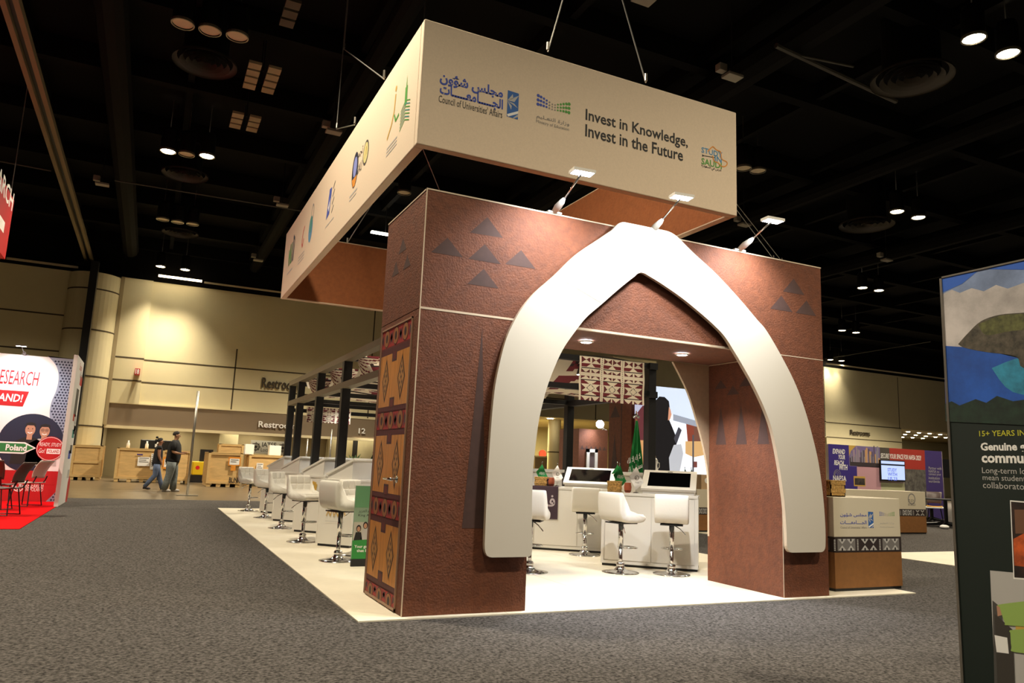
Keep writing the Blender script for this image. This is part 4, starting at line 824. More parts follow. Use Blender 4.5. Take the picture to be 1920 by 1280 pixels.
# big green flag on a pole
p = Vector((B(1193, 783, y=5.4).x, 5.4, .019)); t = thing('standing_flag', 'large green flag with white Arabic script furled on a tall pole', 'flag', p)
mb = MB(); mb.tube([(0, 0, .02), (0, 0, 2.08)], .015, gold_p, 10); mb.build('pole', t, False); mb = MB(); mb.lathe([(.17, 0), (.17, .03), (.03, .06)], (0, 0, 0), gold_p, 20); mb.build('base', t, False)
mb = MB(); mb.ball((0, 0, 2.15), (.03, .03, .035), chrome); mb.ball((.045, 0, 2.12), (.025, .025, .028), chrome); mb.ball((-.045, 0, 2.12), (.025, .025, .028), chrome); mb.ball((0, 0, 2.2), (.012, .012, .03), gold_p); mb.build('finial', t, False, smooth=True)
mb = MB()
def FP(u, v): w_ = .05+.36*v; return ((u-.55)*w_, -.02-.03*sin(u*14)*min(1, v*2), 2.05-v*1.25)
mb.grid(30, 16, FP, lambda u, v: dgreen_p); cl = mb.build('cloth', t, False, smooth=True)
mb = MB(); f = Fr((-.03, -.075, 1.12), (.92, 0, .38), (-.38*.5, 0, .92)); mb.text(ar('لا إله إلا الله'), -.16, .2, .14, .34, f, white_p, bold=.01); mb.text(ar('محمد رسول الله'), -.17, .03, .15, .18, f, white_p, bold=.01); mb.rect(-.15, -.04, .12, -.02, f, white_p); mb.build('script', cl, False)
# second pavilion: brown walls, screen
p2 = MB(); p2.box(8.3, 9.6, 6.4, 17, .007, .016, vinyl_m); p2.box(9.6, 14, 9, 17, .007, .016, vinyl_m); tag(p2.build('vinyl_booth_floor', origin=(9, 9, 0)), 'narrow pale floor of the next pavilion behind the counters', 'floor covering')
t = thing('brown_display_wall', 'tall brown wall with dark triangle behind the green flag', 'wall panel', (8.66, 10, 0)); mb = MB(); mb.box(8.66, 9.25, 10, 10.56, .017, 3.45, brown); f = leftf(8.66)
mb.flat([(-10.5, 2.5), (-10.06, 2.5), (-10.28, 2.8)], f, tri_m, .003); mb.flat([(-10.45, 1.0), (-10.12, 1.0), (-10.28, 2.1)], f, tri_m, .003); mb.build('panel', t); mb = MB(); mb.box(8.655, 8.675, 9.995, 10.01, .02, 3.45, tri_m); mb.build('panel_edge', t)
t = thing('video_wall', 'big bright screen showing a woman in black reading a book', 'screen', (9.3, 10, .3)); x0, x1 = 9.17, 11.6; mb = MB(); mb.box(x0, x1, 9.9, 9.99, .3, 3.27, black_m); mb.build('cabinet', t)
def em(n, c, s=1.0): return mat('screen_' + n, c, .5, emit=s)
f = front(9.9); mb = MB(); SW, SX = em('white', 'dfe6f2', 1.0), B
def sp_(*pts): return [(lambda p: (p.x, p.z))(B(a, b, y=9.9)) for a, b in pts]
mb.rect(x0, .3, x1, 3.26, f, SW, .001); mb.flat(sp_((1190, 720), (1345, 735), (1345, 800), (1255, 775), (1205, 760), (1190, 780)), f, em('ceiling', 'c6d4ea'), .002)
mb.flat(sp_((1190, 757), (1212, 757), (1212, 840), (1190, 840)), f, em('maroon', '5a2a30'), .002); mb.flat(sp_((1190, 825), (1212, 825), (1212, 885), (1190, 885)), f, em('tan', 'b98a5c'), .003)
mb.flat(sp_((1286, 790), (1301, 795), (1301, 835), (1290, 835)), f, em('red_brown', '7a3a2c'), .002); mb.flat(sp_((1301, 795), (1345, 810), (1345, 840), (1301, 835)), f, em('brown', '6a4438'), .002); mb.flat(sp_((1262, 776), (1345, 800), (1345, 810), (1262, 788)), f, em('grey', '8d94a4'), .003); mb.flat(sp_((1285, 827), (1345, 827), (1345, 860), (1320, 853), (1300, 857), (1285, 850)), f, em('tan_box', 'c09a68'), .003); mb.rect(sp_((1298, 815))[0][0], sp_((1298, 885))[0][1], sp_((1301, 815))[0][0], sp_((1298, 815))[0][1], f, em('post', '4a4a50'), .004); mb.flat(sp_((1299, 865), (1307, 865), (1307, 876), (1299, 876)), f, em('dark_red', '6a3a34'), .004)
mb.build('picture', t)
mb = MB(); bk = em('black', '131218', .6); mb.flat(sp_((1226, 770), (1228, 752), (1236, 743), (1246, 744), (1254, 752), (1256, 768), (1254, 786), (1260, 800), (1266, 815), (1269, 840), (1266, 852), (1254, 858), (1258, 890), (1222, 890), (1222, 800)), f, bk, .005); mb.flat(sp_((1254, 762), (1257, 768), (1259, 777), (1256, 786), (1252, 788)), f, em('skin', 'c08a70'), .006); mb.flat(sp_((1263, 822), (1272, 800), (1278, 806), (1268, 833)), f, em('book', '3a3a44'), .006); mb.flat(sp_((1254, 858), (1263, 834), (1277, 832), (1281, 850), (1273, 890), (1256, 890)), f, em('grey_coat', 'a8acb6'), .006); mb.build('picture_figure', t)
mb = MB(); mb.prism([(9.25, 3.3), (12.2, 3.3), (12.2, 4.6), (10.6, 4.6), (10.6, 3.85), (10.38, 3.85), (10.38, 3.72), (10.1, 3.72), (10.1, 3.6), (9.7, 3.6), (9.7, 3.45), (9.25, 3.45)], front(13.5), 0, .1, mat('sand_panel', 'c9b88c', .8)); [mb.box(x, x+.1, 13.4, 13.5, .017, 3.3, mat('sand_panel')) for x in (10.9, 12.0)]; tag(mb.build('stepped_parapet', origin=(10.5, 13.5, 3.3)), 'sand coloured stepped parapet above the big screen', 'panel')
t = thing('brown_kiosk_tower', 'mauve brown tower with white framed window beside the dark post', 'tower', (9.9, 14, 0)); mb = MB(); a, b = B(1086, 803, y=14), B(1140, 803, y=14); mb.box(a.x, b.x, 14, 15.2, .017, a.z, brown)
f = front(14)
for k in range(6): c = a.x+.12+k*(b.x-a.x-.24)/5; mb.flat([(c-.07, a.z-.62), (c+.07, a.z-.62), (c, a.z-.5)], f, tri_m, .003)
mb.build('body', t); wa, wb_2 = B(1099, 841, y=14), B(1119.5, 841, y=14); mb = MB()
for x in (wa.x, wb_2.x-.1): mb.box(x, x+.1, 13.95, 14, .02, wa.z, white_p)
mb.box(wa.x, wb_2.x, 13.95, 14, wa.z-.1, wa.z, white_p); mb.build('window_frame', t); mb = MB(); mb.rect(wa.x+.1, .03, wb_2.x-.1, wa.z-.1, f, mat('dull_pane', '6a5a5c', .4), .004); mb.build('pane', t)
arm_light('bright arm light on the mauve brown tower', (b.x-.1, 14.05, a.z+.005), B(1125, 795, y=13.6), 500, aim=(a.x+.4, 14, 1.6)); hp = B(1125, 795, y=13.55)
mb = MB(); mb.ball(hp, .12, led_on); tag(mb.build('flood_bulb', origin=hp), 'glowing bulb at the end of the arm on the mauve tower', 'light')
# decorated counters (cream top, patterned band, brown base)
def band(mb, f, u0, u1, z0, z1, n, n0=.0015):
    mb.rect(u0, z0, u1, z1, f, mat('band_black', '2b1f1e', .7), n0); W_ = (u1-u0)/n; gm = mat('band_grey', '76726f', .7)
    for k in range(n):
        a = u0+k*W_; zm = (z0+z1)/2; g_ = k % 2 == 0
        if g_: mb.rect(a+W_*.12, z0+.008, a+W_*.9, z1-.008, f, gm, n0+.0006)
        h2 = (z1-z0)*.44; 
        for c in (a+W_*.32, a+W_*.7):
            r = W_*.17; mb.flat([(c-r, z1-.01), (c, zm+.006), (c+r, z1-.01)][::-1], f, lgrey_p, n0+.0012); mb.flat([(c-r, z0+.01), (c+r, z0+.01), (c, zm-.006)], f, lgrey_p, n0+.0012)
            mb.rect(c-r*.2, z1-.035, c+r*.2, z1-.01, f, black_p, n0+.0018); mb.rect(c-r*.2, z0+.01, c+r*.2, z0+.035, f, black_p, n0+.0018)
        for j in range(7): zz = z0+.01+j*(z1-z0-.02)/7; mb.rect(a-.012, zz, a+.012, zz+(z1-z0)/14, f, lgrey_p, n0+.0012)
def deco(label, x0, x1, y0, y1, h, n, z=.019, logos=True):
    t = thing('decorated_counter', label, 'counter', (x0, y0, 0), group='decorated counters'); bm_ = mat('counter_brown', '84572a', .8, noise=(12, .1)); ivory = mat('ivory_laminate', 'd3c8b0', .5); zb1, zb2 = h*.42, h*.58
    mb = MB(); mb.box(x0+.01, x1-.01, y0+.01, y1-.01, z, z+.03, black_m); mb.build('plinth', t); mb = MB(); mb.box(x0, x1, y0, y1, z+.03, zb1, bm_); mb.build('base_panel', t)
    mb = MB(); mb.box(x0-.002, x1+.002, y0-.002, y1+.002, zb1, zb2, mat('band_black', '2b1f1e', .7)); band(mb, front(y0-.002), x0, x1, zb1+.01, zb2-.01, n); band(mb, leftf(x0-.002), -y1, -y0, zb1+.01, zb2-.01, max(1, n//2)); mb.build('patterned_band', t)
    mb = MB(); mb.box(x0, x1, y0, y1, zb2, h, ivory); mb.build('upper_panel', t, bevel=.004); return t
t = deco('ivory and brown counter with Arabic lettering right of the gateway', 4.82, 5.86, .175, .8, 1.0, 3)
f = front(.175)
def kf(px, py): p = B(px, py, y=.175); return p.x, p.z
mb = MB(); x, z = kf(1575.5, 969); x1, z1 = kf(1624.5, 962); mb.text(ar('مجلس شؤون'), x, z, x1, z1, f, blue_p, bold=.014); x, z = kf(1575.5, 983.5); x1, z1 = kf(1624.5, 975.5); mb.text(ar('الجــــامعــــات'), x, z, x1, z1, f, blue_p, bold=.014); x, z = kf(1576, 990.5); x1, z1 = kf(1625, 986.5); mb.text("Council of Universities' Affairs", x, z, x1, z1, f, grey_p); mb.build('council_lettering', t)
a_, b_ = kf(1628.5, 989.5), kf(1637, 959); mb = MB(); council_emblem(mb, lambda u, v: (a_[0]+u*(b_[0]-a_[0]), a_[1]+v*(b_[1]-a_[1])), f); mb.build('council_emblem', t)
a_, b_ = kf(1650, 970), kf(1676, 960); mb = MB(); ministry_dots(mb, a_[0], a_[1], b_[0]-a_[0], b_[1]-a_[1], f)
x, z = kf(1650, 983); x1, z1 = kf(1676, 979); mb.text(ar('وزارة التعليم'), x, z, x1, z1, f, lgrey_p); x, z = kf(1650, 989); x1, z1 = kf(1676, 986.5); mb.text('Ministry of Education', x, z, x1, z1, f, lgrey_p); mb.build('ministry_emblem', t)
basket('woven basket on the ivory counter right of the gateway', (5.03, .4, 1.001), 0, .22, .17); desk_flag('white desk flag leaning at the gateway edge on the ivory counter', (4.97, .66, 1.001), radians(-35), white_p, .42, .27)
t = deco('ivory and brown counter in the distance with grey emblem', 12.2, 14.85, 6.38, 7.0, .975, 6, z=.007); f = front(6.38); mb = MB(); p = B(1709.5, 940, y=6.38); mb.ring(p.x, p.z+.06, .1, .13, f, grey_p); mb.text('STUDY', p.x-.13, p.z-.02, p.x+.08, p.z+.05, f, dgrey_p); mb.text('IN SAUDI', p.x-.13, p.z-.1, p.x+.12, p.z-.04, f, dgrey_p); mb.build('emblem', t)
deco('patterned counter seen between right monitor and gateway pier', 8.36, 9.5, 6.75, 7.4, .87, 4)
for px, s in ((1284, 'left'), (1296, 'right')): p = B(px, 890, y=6.95); desk_flag('dark green desk flag, %s of two beside the big screen' % s, (p.x, p.y, .871), 0, mat('dark_flag_cloth'), .42, .2)
t = thing('paper_bag', 'white and brown paper bag beside the gateway pier', 'bag', (B(1320, 900, y=6.9).x, 6.9, .872)); mb = MB(); mb.box(-.14, .14, -.08, .08, 0, .3, mat('kraft_paper', 'b59672', .8)); mb.build('bag', t, False); mb = MB(); mb.disc(.02, .18, .07, .06, front(-.08), white_p, .002); mb.build('print', t, False)
# green standee by the door
t = thing('standee', 'green printed standee with two portraits beside the patterned door', 'banner', (.46, 2.77, 0)); mb = MB(); mb.box(.285, .63, 2.77, 2.8, .03, .9, mat('standee_pale_green', '8aa58c', .7)); mb.box(.285, .63, 2.765, 2.8, .019, .1, black_m); mb.build('board', t); f = front(2.77)
mb = MB(); mb.flat([(.286, .1), (.628, .1), (.628, .27), (.45, .31), (.286, .3)], f, mat('standee_green', '2f8a3c', .7), .002); mb.rect(.286, .66, .628, .898, f, mat('standee_mid_green', '5f9468', .7), .001); mb.rect(.286, .3, .628, .5, f, mat('standee_grey', 'b9b5a8', .7), .0006)
for c, zt in ((.345, .43), (.42, .465)): mb.disc(c, zt, .028, .04, f, black_p, .0012, 14); mb.disc(c, zt-.006, .019, .028, f, skin_p, .0016, 14); mb.flat([(c-.05, .3), (c+.05, .3), (c+.03, zt-.04), (c-.03, zt-.04)], f, black_p if c < .4 else lgrey_p, .0011)
mb.build('printed_graphic', t); mb = MB(); mb.text('Your gateway', .31, .21, .56, .25, f, white_p, .003, bold=.02); mb.text('that begins', .34, .165, .56, .205, f, white_p, .003, bold=.02); mb.text(ar('الملك عبدالعزيز'), .33, .6, .6, .64, f, black_p, .003); mb.text('King Abdulaziz', .33, .555, .6, .59, f, black_p, .003); mb.build('lettering', t)
# ================================================================ left exhibit (red and white)
rc = MB(); rc.box(-12, -3.42, 7.3, 13.74, .007, .014, red_c); tag(rc.build('red_carpet', origin=(-7, 10, 0)), 'bright red carpet in front of the white exhibit wall', 'carpet')
Y = 13.75; t = thing('exhibit_wall', 'white and red exhibit wall with brush lettering at left', 'exhibit wall', (-6, Y, 0)); xr = -3.47
wp = mat('white_exhibit_vinyl', 'e8e6e4', .6); redw = mat('red_exhibit_vinyl', 'b40d14', .6); dotb = mat('grey_blue_vinyl', '8e97aa', .6); dotn = mat('dot_navy', '22283e', .6)
mb = MB(); mb.box(-12, xr, Y, Y+.08, .014, 3.17, wp); mb.build('panel', t); f = front(Y)
def q_(px, py): p = B(px, py, y=Y); return p.x, p.z
mb = MB(); mb.rect(-12, .015, xr, q_(60, 882)[1], f, redw, .001); wv = smooth_line([q_(*s) for s in ((90, 667), (105, 685), (110, 705), (106, 730), (96, 755), (93, 780), (100, 800), (112, 820), (120, 835), (128, 820))], 4); mb.flat(wv + [(xr, wv[-1][1]), (xr, 3.168), (wv[0][0], 3.168)], f, dotb, .0015); mb.flat([q_(83, 942.5), (xr, .016), (xr, q_(112, 908)[1])], f, dotb, .002)
mb.build('printed_ground', t)
mb = MB(); random.seed(2); poly = wv
def in_dots(x, z):
    if z > 1.0: 
        zs = [p for p in wv]; xb = min(zs, key=lambda p: abs(p[1]-z))[0]; return x > xb+.03 and z > q_(120, 832)[1]
    a, b = q_(83, 942.5), q_(112, 908); u = (x-a[0])/(xr-a[0]); return u > 0 and z < a[1]+u*(b[1]-a[1])-.02
s = .062
for i in range(14):
    for j in range(52):
        x = -4.35+i*s+(j % 2)*s/2; z = .05+j*s*1.0
        if x < xr-.03 and z < 3.14 and in_dots(x, z): mb.disc(x, z, .021, .021, f, dotn, .0025, 8)
mb.build('dot_pattern', t)
mb = MB(); c, r0 = q_(58, 829), 1; cx, cz = q_(60, 830); rz_ = (q_(60, 775)[1]-q_(60, 885)[1])/2; mb.disc(cx-.02, cz, .62, rz_, f, navy_p, .003, 48); mb.flat([(cx-.7, q_(60, 882)[1]-.001), (cx+.7, q_(60, 882)[1]-.001), (cx+.6, q_(60, 890)[1]-.2), (cx-.6, q_(60, 890)[1]-.2)], f, redw, .0034); mb.build('dark_circle', t)
def printed_person(mb, px, py, shirt, glasses=False):
    x, z = q_(px, py); mb.flat([(x-.3, z-.75), (x+.3, z-.75), (x+.27, z-.28), (x+.1, z-.17), (x-.1, z-.17), (x-.27, z-.28)], f, shirt, .004); mb.rect(x-.05, z-.22, x+.05, z-.08, f, skin_p, .0044); mb.disc(x, z, .095, .135, f, skin_p, .0048, 20); mb.flat([(x-.1, z+.03), (x-.09, z+.13), (x, z+.165), (x+.09, z+.13), (x+.1, z+.03), (x+.06, z+.09), (x-.06, z+.09)], f, black_p, .0052); mb.stroke([(x-.045, z-.06), (x, z-.08), (x+.045, z-.06)], .018, f, white_p, .0054)
    for e in (-.04, .04): mb.disc(x+e, z+.02, .012, .01, f, black_p, .0054, 8)
    if glasses: mb.ring(x-.04, z+.02, .025, .033, f, black_p, .0056, 12); mb.ring(x+.04, z+.02, .025, .033, f, black_p, .0056, 12)
mb = MB(); printed_person(mb, 57, 805, black_p); printed_person(mb, 84, 808, lgrey_p, True); mb.build('printed_couple', t)
mb = MB(); x, z = q_(0, 849); x1, z1 = q_(57, 831)
mb.flat([(x-.35, z), (x1-.1, z), (x1+.12, (z+z1)/2+.02), (x1-.1, z1+.02), (x-.35, z1+.02)], f, white_p, .006); e = .03; mb.flat([(x-.3, z+e), (x1-.115, z+e), (x1+.08, (z+z1)/2+.02), (x1-.115, z1-e+.02), (x-.3, z1-e+.02)], f, mat('arrow_green', '2a7a3c', .6), .007); mb.text('Poland', q_(10, 844)[0], q_(10, 844)[1], q_(51, 834)[0], q_(51, 834)[1], f, white_p, .008, bold=.03); mb.build('green_arrow_sign', t)
mb = MB(); x, z = q_(94, 841); mb.disc(x, z, .265, .27, f, redw, .008, 36); mb.ring(x, z, .245, .253, f, white_p, .009); mb.text('READY, STUDY', x-.21, z+.04, x+.21, z+.13, f, white_p, .009, shear=.2); mb.text('Go!', x-.21, z-.1, x-.09, z+.0, f, white_p, .009, shear=.2); mb.rect(x-.06, z-.11, x+.2, z+.0, f, white_p, .009); mb.text('POLAND', x-.04, z-.09, x+.18, z-.02, f, redw, .01, bold=.02); mb.build('red_disc_sign', t)
mb = MB(); a, b = q_(0, 718), q_(75, 699); mb.text('RESEARCH', a[0]-.13, a[1]-.01, b[0], b[1]+.02, f, redw, .004, shear=.12, bold=.005); mb.build('brush_lettering', t)
mb = MB(); a, b = q_(0, 755), q_(52, 732); mb.flat([(a[0]-1.2, a[1]-.03), (b[0]-.05, a[1]-.05), (b[0]+.03, b[1]-.02), (a[0]-1.2, b[1]-.02)], f, redw, .004); mb.text('IN POLAND!', a[0]-.6, a[1]+.04, b[0]-.07, b[1]-.09, f, white_p, .006, shear=.12, bold=.02); mb.build('banner_lettering', t)
mb = MB(); a = q_(47, 914); mb.text('RESEARCH', a[0], a[1], q_(82, 908)[0], q_(82, 906.5)[1], f, white_p, .003, shear=.1); a = q_(47, 920.5); mb.text('IN POLAND', a[0], a[1], q_(81, 915)[0], q_(81, 914)[1], f, white_p, .003, shear=.1)
P = [q_(*s) for s in ((24, 908), (33, 906), (42, 909), (42, 917), (36, 921), (28, 919), (24, 912), (24, 908), (31, 915), (36, 921), (36, 910), (42, 909), (31, 915), (28, 906.5))]; mb.stroke(P, .02, f, white_p, .003); mb.build('foot_lettering', t)
# projecting end panel
t = thing('end_panel', 'white end panel with small printed marks beside the exhibit wall', 'panel', (-3.4, 13, 0)); xe = -3.385; mb = MB(); mb.box(xe-.075, xe, 12.12, 13.72, .014, 3.1, wp); mb.build('panel', t); f = rightf(xe)
def e_(px, py): p = B(px, py, x=xe); return p.y, p.z
mb = MB(); r = e_(152, 715); mb.rect(r[0]-.3, r[1]-.1, r[0]+.25, r[1]+.1, f, redw); r = e_(143, 755)
mb.rect(r[0]-.3, r[1]-.3, r[0]+.3, r[1]+.3, f, dgrey_p); mb.rect(r[0]-.3, r[1]-.4, r[0]+.0, r[1]-.25, f, redw, .0016)
for px, py, m in ((141, 785, lgrey_p), (140, 800, lgrey_p), (137, 813, teal_p), (140, 806, dgrey_p), (133, 842, dgrey_p), (130, 852, blue_p), (128, 888, lgrey_p)): r = e_(px, py); mb.rect(r[0]-.25, r[1]-.09, r[0]+.25, r[1]+.09, f, m)
r = e_(127, 920); mb.flat([(r[0]-.3, r[1]-.2), (r[0]-.05, r[1]-.35), (r[0]+.2, r[1]-.15), (r[0]+.3, r[1]+.2), (r[0]-.1, r[1]+.35), (r[0]-.3, r[1]+.2)], f, redw); mb.build('printed_marks', t); mb = MB(); r = e_(151, 695); mb.text('Study', r[0]-.3, r[1]-.05, r[0]+.3, r[1]+.15, f, redw); r = e_(152, 703); mb.text('in Poland', r[0]-.3, r[1]-.08, r[0]+.3, r[1]+.06, f, grey_p); mb.build('lettering', t)
a = B(47, 662, y=Y-.02); h = B(40, 648, y=Y-.6); arm_light('dark arm light on the top of the white exhibit wall', (a.x, Y+.03, 3.172), h, 150, hm=mat('dark_grey_metal', '55504a', .4), aim=(a.x, Y, 1.6), spot=140)
h2 = Vector((-6.2, Y-.6, 3.6)); arm_light('second arm light on the white exhibit wall, outside the left frame edge', (-6.2, Y+.03, 3.172), h2, 150, hm=mat('dark_grey_metal'), aim=(-6.2, Y, 1.6), spot=140)
# red hanging sign top left
a, b, c = B(0, 322, x=-5.2), B(28, 378, x=-5.2), B(9, 485, x=-5.2); t = thing('hanging_sign', 'red hanging sign with white lettering at the left frame edge', 'hanging sign', (-5.25, 9, c.z)); mb = MB(); y1_ = b.y; zt, zb0 = b.z, c.z; mb.box(-5.3, -5.2, 3.5, y1_, zb0, zt, redw); mb.box(-12, -5.2, y1_-.1, y1_, zb0, zt, redw); mb.build('panel', t); f = rightf(-5.2); mb = MB()
def h_(px, py): p = B(px, py, x=-5.2); return p.y, p.z
a, b = h_(5, 395), h_(22, 397); mb.text('RESEARCH', a[0]-2.4, b[1]-.0, b[0], b[1]+.42, f, white_p, bold=.02); a, b = h_(3, 430), h_(10, 408); mb.rect(a[0]-2.5, a[1]-.02, b[0]+.05, b[1]-.1, f, white_p); mb.text('IN POLAND', a[0]-2.3, a[1]+.1, b[0]-.1, b[1]-.22, f, redw, .002, bold=.02); mb.build('lettering', t)
for y in (6, y1_-.3): mb = MB(); mb.tube([(-5.25, y, zt), (-5.25, y, 10.3)], .01, cab, 6); mb.build('wire', t)
# cafe chairs
def cafe_chair(label, loc, rz, sm, lm, bk=None):
    t = thing('cafe_chair', label, 'chair', loc, rz, 'cafe chairs on the red carpet'); mb = MB()
    mb.grid(8, 10, lambda u, v: ((u-.5)*(.42+.03*v), .2-.42*v, .455-.02*sin(pi*v)+.012*(2*u-1)**2), lambda u, v: sm); o = mb.build('seat', t, False, smooth=True); so = o.modifiers.new('solid', 'SOLIDIFY'); so.thickness = .018
    mb = MB(); mb.grid(10, 8, lambda u, v: ((u-.5)*(.4+.06*v), -.24-.16*v*v-.03+.07*(2*u-1)**2, .56+.34*v), lambda u, v: bk or sm); o = mb.build('backrest', t, False, smooth=True); so = o.modifiers.new('solid', 'SOLIDIFY'); so.thickness = .016
    for s_ in (-1, 1): mb = MB(); mb.tube([(s_*.16, -.2, .46), (s_*.17, -.24, .52), (s_*.17, -.27, .6)], .012, lm, 8); mb.build('back_bracket', t, False)
    for sx in (-1, 1):
        for sy in (-1, 1): mb = MB(); mb.tube([(sx*.15, sy*.15, .45), (sx*.22, sy*.2, .015)], .011, lm, 8); mb.build('leg', t, False)
    for sx in (-1, 1): mb = MB(); mb.tube([(sx*.22, -.2, .02), (sx*.22, .2, .02)], .008, lm, 6); mb.build('runner', t, False)
    return t
dkm = mat('brown_grey_plastic', '4a3a36', .5); lgm = mat('pale_grey_plastic', 'b9b2a6', .5)
p = B(48, 948, z=0); p2_ = B(14, 968, z=0)
cafe_chair('pale grey cafe chair with thin black legs near the end panel', (p.x+.02, p.y-.35, .014), yaw(-.9, .45), lgm, black_m); cafe_chair('dark grey cafe chair at the left frame edge', (p2_.x-.1, p2_.y, .014), yaw(-.95, .3), dkm, black_m); p = B(-8, 960, z=0); cafe_chair('brown cafe chair cut by the left frame edge', (p.x-.1, p.y+.4, .014), yaw(.3, .95), mat('brown_plastic', '5a3a34', .5), black_m)
# ================================================================ right: big dark green printed wall
xg = 2.43; t = thing('printed_wall', 'tall dark green printed wall with coast photograph at the right edge', 'exhibit wall', (xg+.05, -3.8, 0)); gd = mat('deep_green_vinyl', '0a1a13', .65); mb = MB(); mb.box(xg, xg+.08, -5.4, -2.82, .007, 2.44, gd); mb.build('panel', t); mb = MB(); mb.box(xg-.006, xg+.086, -2.825, -2.81, .007, 2.45, alu); mb.box(xg-.006, xg+.086, -5.4, -2.81, 2.44, 2.45, alu); mb.build('edge_profile', t)
f = leftf(xg)
def g_(px, py): p = B(px, py, x=xg); return -p.y, p.z
uL, uR = 2.82, 4.2
def G_(*pts): return [g_(*p) for p in pts]
def GS(*pts): P = G_(*pts); return smooth_line(P + [P[0]], 4)[:-1]
mb = MB(); mb.flat([(uL, 2.439), (uR, 2.439), (uR, 1.6), (uL, g_(1770, 600)[1])], f, mat('photo_sky', '7d8fb4', .7, noise=(2.5, .35)), .001)
mb.flat(G_((1766, 552), (1785, 543), (1800, 549), (1822, 540), (1845, 546), (1868, 534), (1890, 541), (1920, 530), (1990, 545), (1990, 640), (1860, 660), (1768, 648)), f, mat('photo_cloud', 'b9b2b0', .7, noise=(4, .3)), .0016); mb.flat([(uL, 2.438), (3.05, 2.438), (2.95, 2.38), (uL, 2.35)], f, mat('photo_blue_sky', '2d5fc0', .7), .0018); mb.flat([(3.1, 2.438), (uR, 2.438), (uR, 2.3), (3.3, 2.39)], f, mat('photo_blue_sky'), .0018)
mb.flat(G_((1769, 648), (1830, 652), (1990, 690), (1990, 780), (1774, 775)), f, mat('photo_sea', '1b4fa8', .7, noise=(5, .3)), .0022); mb.flat(GS((1860, 690), (1920, 670), (1990, 690), (1990, 740), (1900, 735)), f, mat('photo_sea_teal', '2d86a8', .7, noise=(8, .4)), .0026)
mb.flat(GS((1797, 645), (1815, 625), (1840, 602), (1875, 590), (1920, 586), (1990, 580), (1990, 690), (1920, 690), (1905, 668), (1850, 660), (1810, 652)), f, mat('photo_cliff', '4d463a', .7, noise=(22, .6)), .003); mb.flat(GS((1835, 608), (1875, 592), (1925, 588), (1990, 585), (1990, 612), (1900, 620), (1850, 628)), f, mat('photo_cliff_top', '57582f', .7, noise=(26, .5)), .0034)
mb.flat(G_((1772, 757), (1785, 752), (1800, 760), (1830, 748), (1850, 755), (1870, 742), (1900, 752), (1990, 740), (1990, 800), (1774, 790)), f, mat('photo_foliage', '12261a', .7, noise=(14, .7)), .0036); mb.build('coast_photograph', t)
def gt(mb, s, bl, tr, m, **k): a, b = g_(*bl), g_(*tr); mb.text(s, a[0], a[1], a[0]+1, a[1]+(b[1]-a[1]), f, m, fit=False, **k)
mb = MB(); gt(mb, '15+ YEARS IN PARTNERSHIP', (1836.5, 818), (1836.5, 807.5), mat('yellow_green_print', 'b7b52c', .7), bold=.012); mb.build('small_heading', t)
mb = MB(); gt(mb, 'Genuine global', (1839.5, 849), (1839.5, 829.5), white_p, bold=.035); gt(mb, 'communities', (1841, 867.5), (1841, 849), white_p, bold=.035); mb.build('heading', t)
mb = MB(); gt(mb, 'Long-term local ties', (1842, 890), (1842, 876), lgrey_p); gt(mb, 'mean students and', (1843, 899.5), (1843, 889.5), lgrey_p); gt(mb, 'collaborators', (1843.5, 914.5), (1843.5, 903), lgrey_p); mb.build('body_text', t)
mb = MB(); mb.flat(G_((1894.5, 937.5), (1990, 945), (1990, 1092), (1901, 1085)), f, white_p, .004); mb.flat(G_((1896.5, 940), (1990, 948), (1990, 1088), (1903, 1082)), f, mat('photo_dark_brown', '2a1710', .7, noise=(12, .7)), .0046); mb.flat(G_((1901, 1010), (1920, 1000), (1990, 1010), (1990, 1070), (1903, 1060)), f, mat('photo_orange', 'b8501c', .7, noise=(9, .6)), .005); mb.flat(G_((1903, 955), (1930, 955), (1930, 1000), (1905, 1000)), f, mat('photo_wood', '6e4a34', .7), .005); mb.build('small_photograph', t)
mb = MB(); mb.flat(G_((1857, 1069), (1901, 1073), (1990, 1085), (1990, 1400), (1872, 1400)), f, lgrey_p, .0036)
mb.flat(G_((1862, 1125), (1880, 1140), (1885, 1300), (1866, 1300)), f, dgrey_p, .0056); mb.flat(G_((1866, 1150), (1900, 1180), (1905, 1300), (1872, 1300)), f, mat('photo_shade', '3b3630', .7), .006); mb.flat(G_((1870, 1135), (1880, 1132), (1882, 1152), (1872, 1155)), f, skin_p, .0066); mb.flat(G_((1866, 1190), (1890, 1195), (1893, 1225), (1870, 1222)), f, white_p, .0066); mb.flat(G_((1905, 1160), (1990, 1165), (1990, 1200), (1906, 1195)), f, gold_p, .0056)
lgn = mat('photo_light_green', '96b45c', .7); rr = lambda a, b, c, d: corner(a, a, b) 
mb.flat(GS((1876, 1138), (1880, 1132), (1990, 1125), (1990, 1172), (1895, 1172), (1885, 1166)), f, lgn, .007); mb.flat(GS((1896, 1186), (1902, 1180), (1990, 1182), (1990, 1225), (1905, 1222), (1898, 1212)), f, lgn, .0074); mb.build('large_photograph', t)
for y in (-3.2, -4.6): mb = MB(); mb.box(xg-.15, xg+.3, y-.04, y+.04, .007, .02, alu); mb.build('foot', t)
# white floor strip of the pavilion at right
sf = MB(); sf.box(8.93, 14, -3.2, 3.2, .007, .014, mat('pale_vinyl_floor')); tag(sf.build('vinyl_booth_floor', origin=(11, 0, 0)), 'pale floor strip at right between ivory counter and green printed wall', 'floor covering')
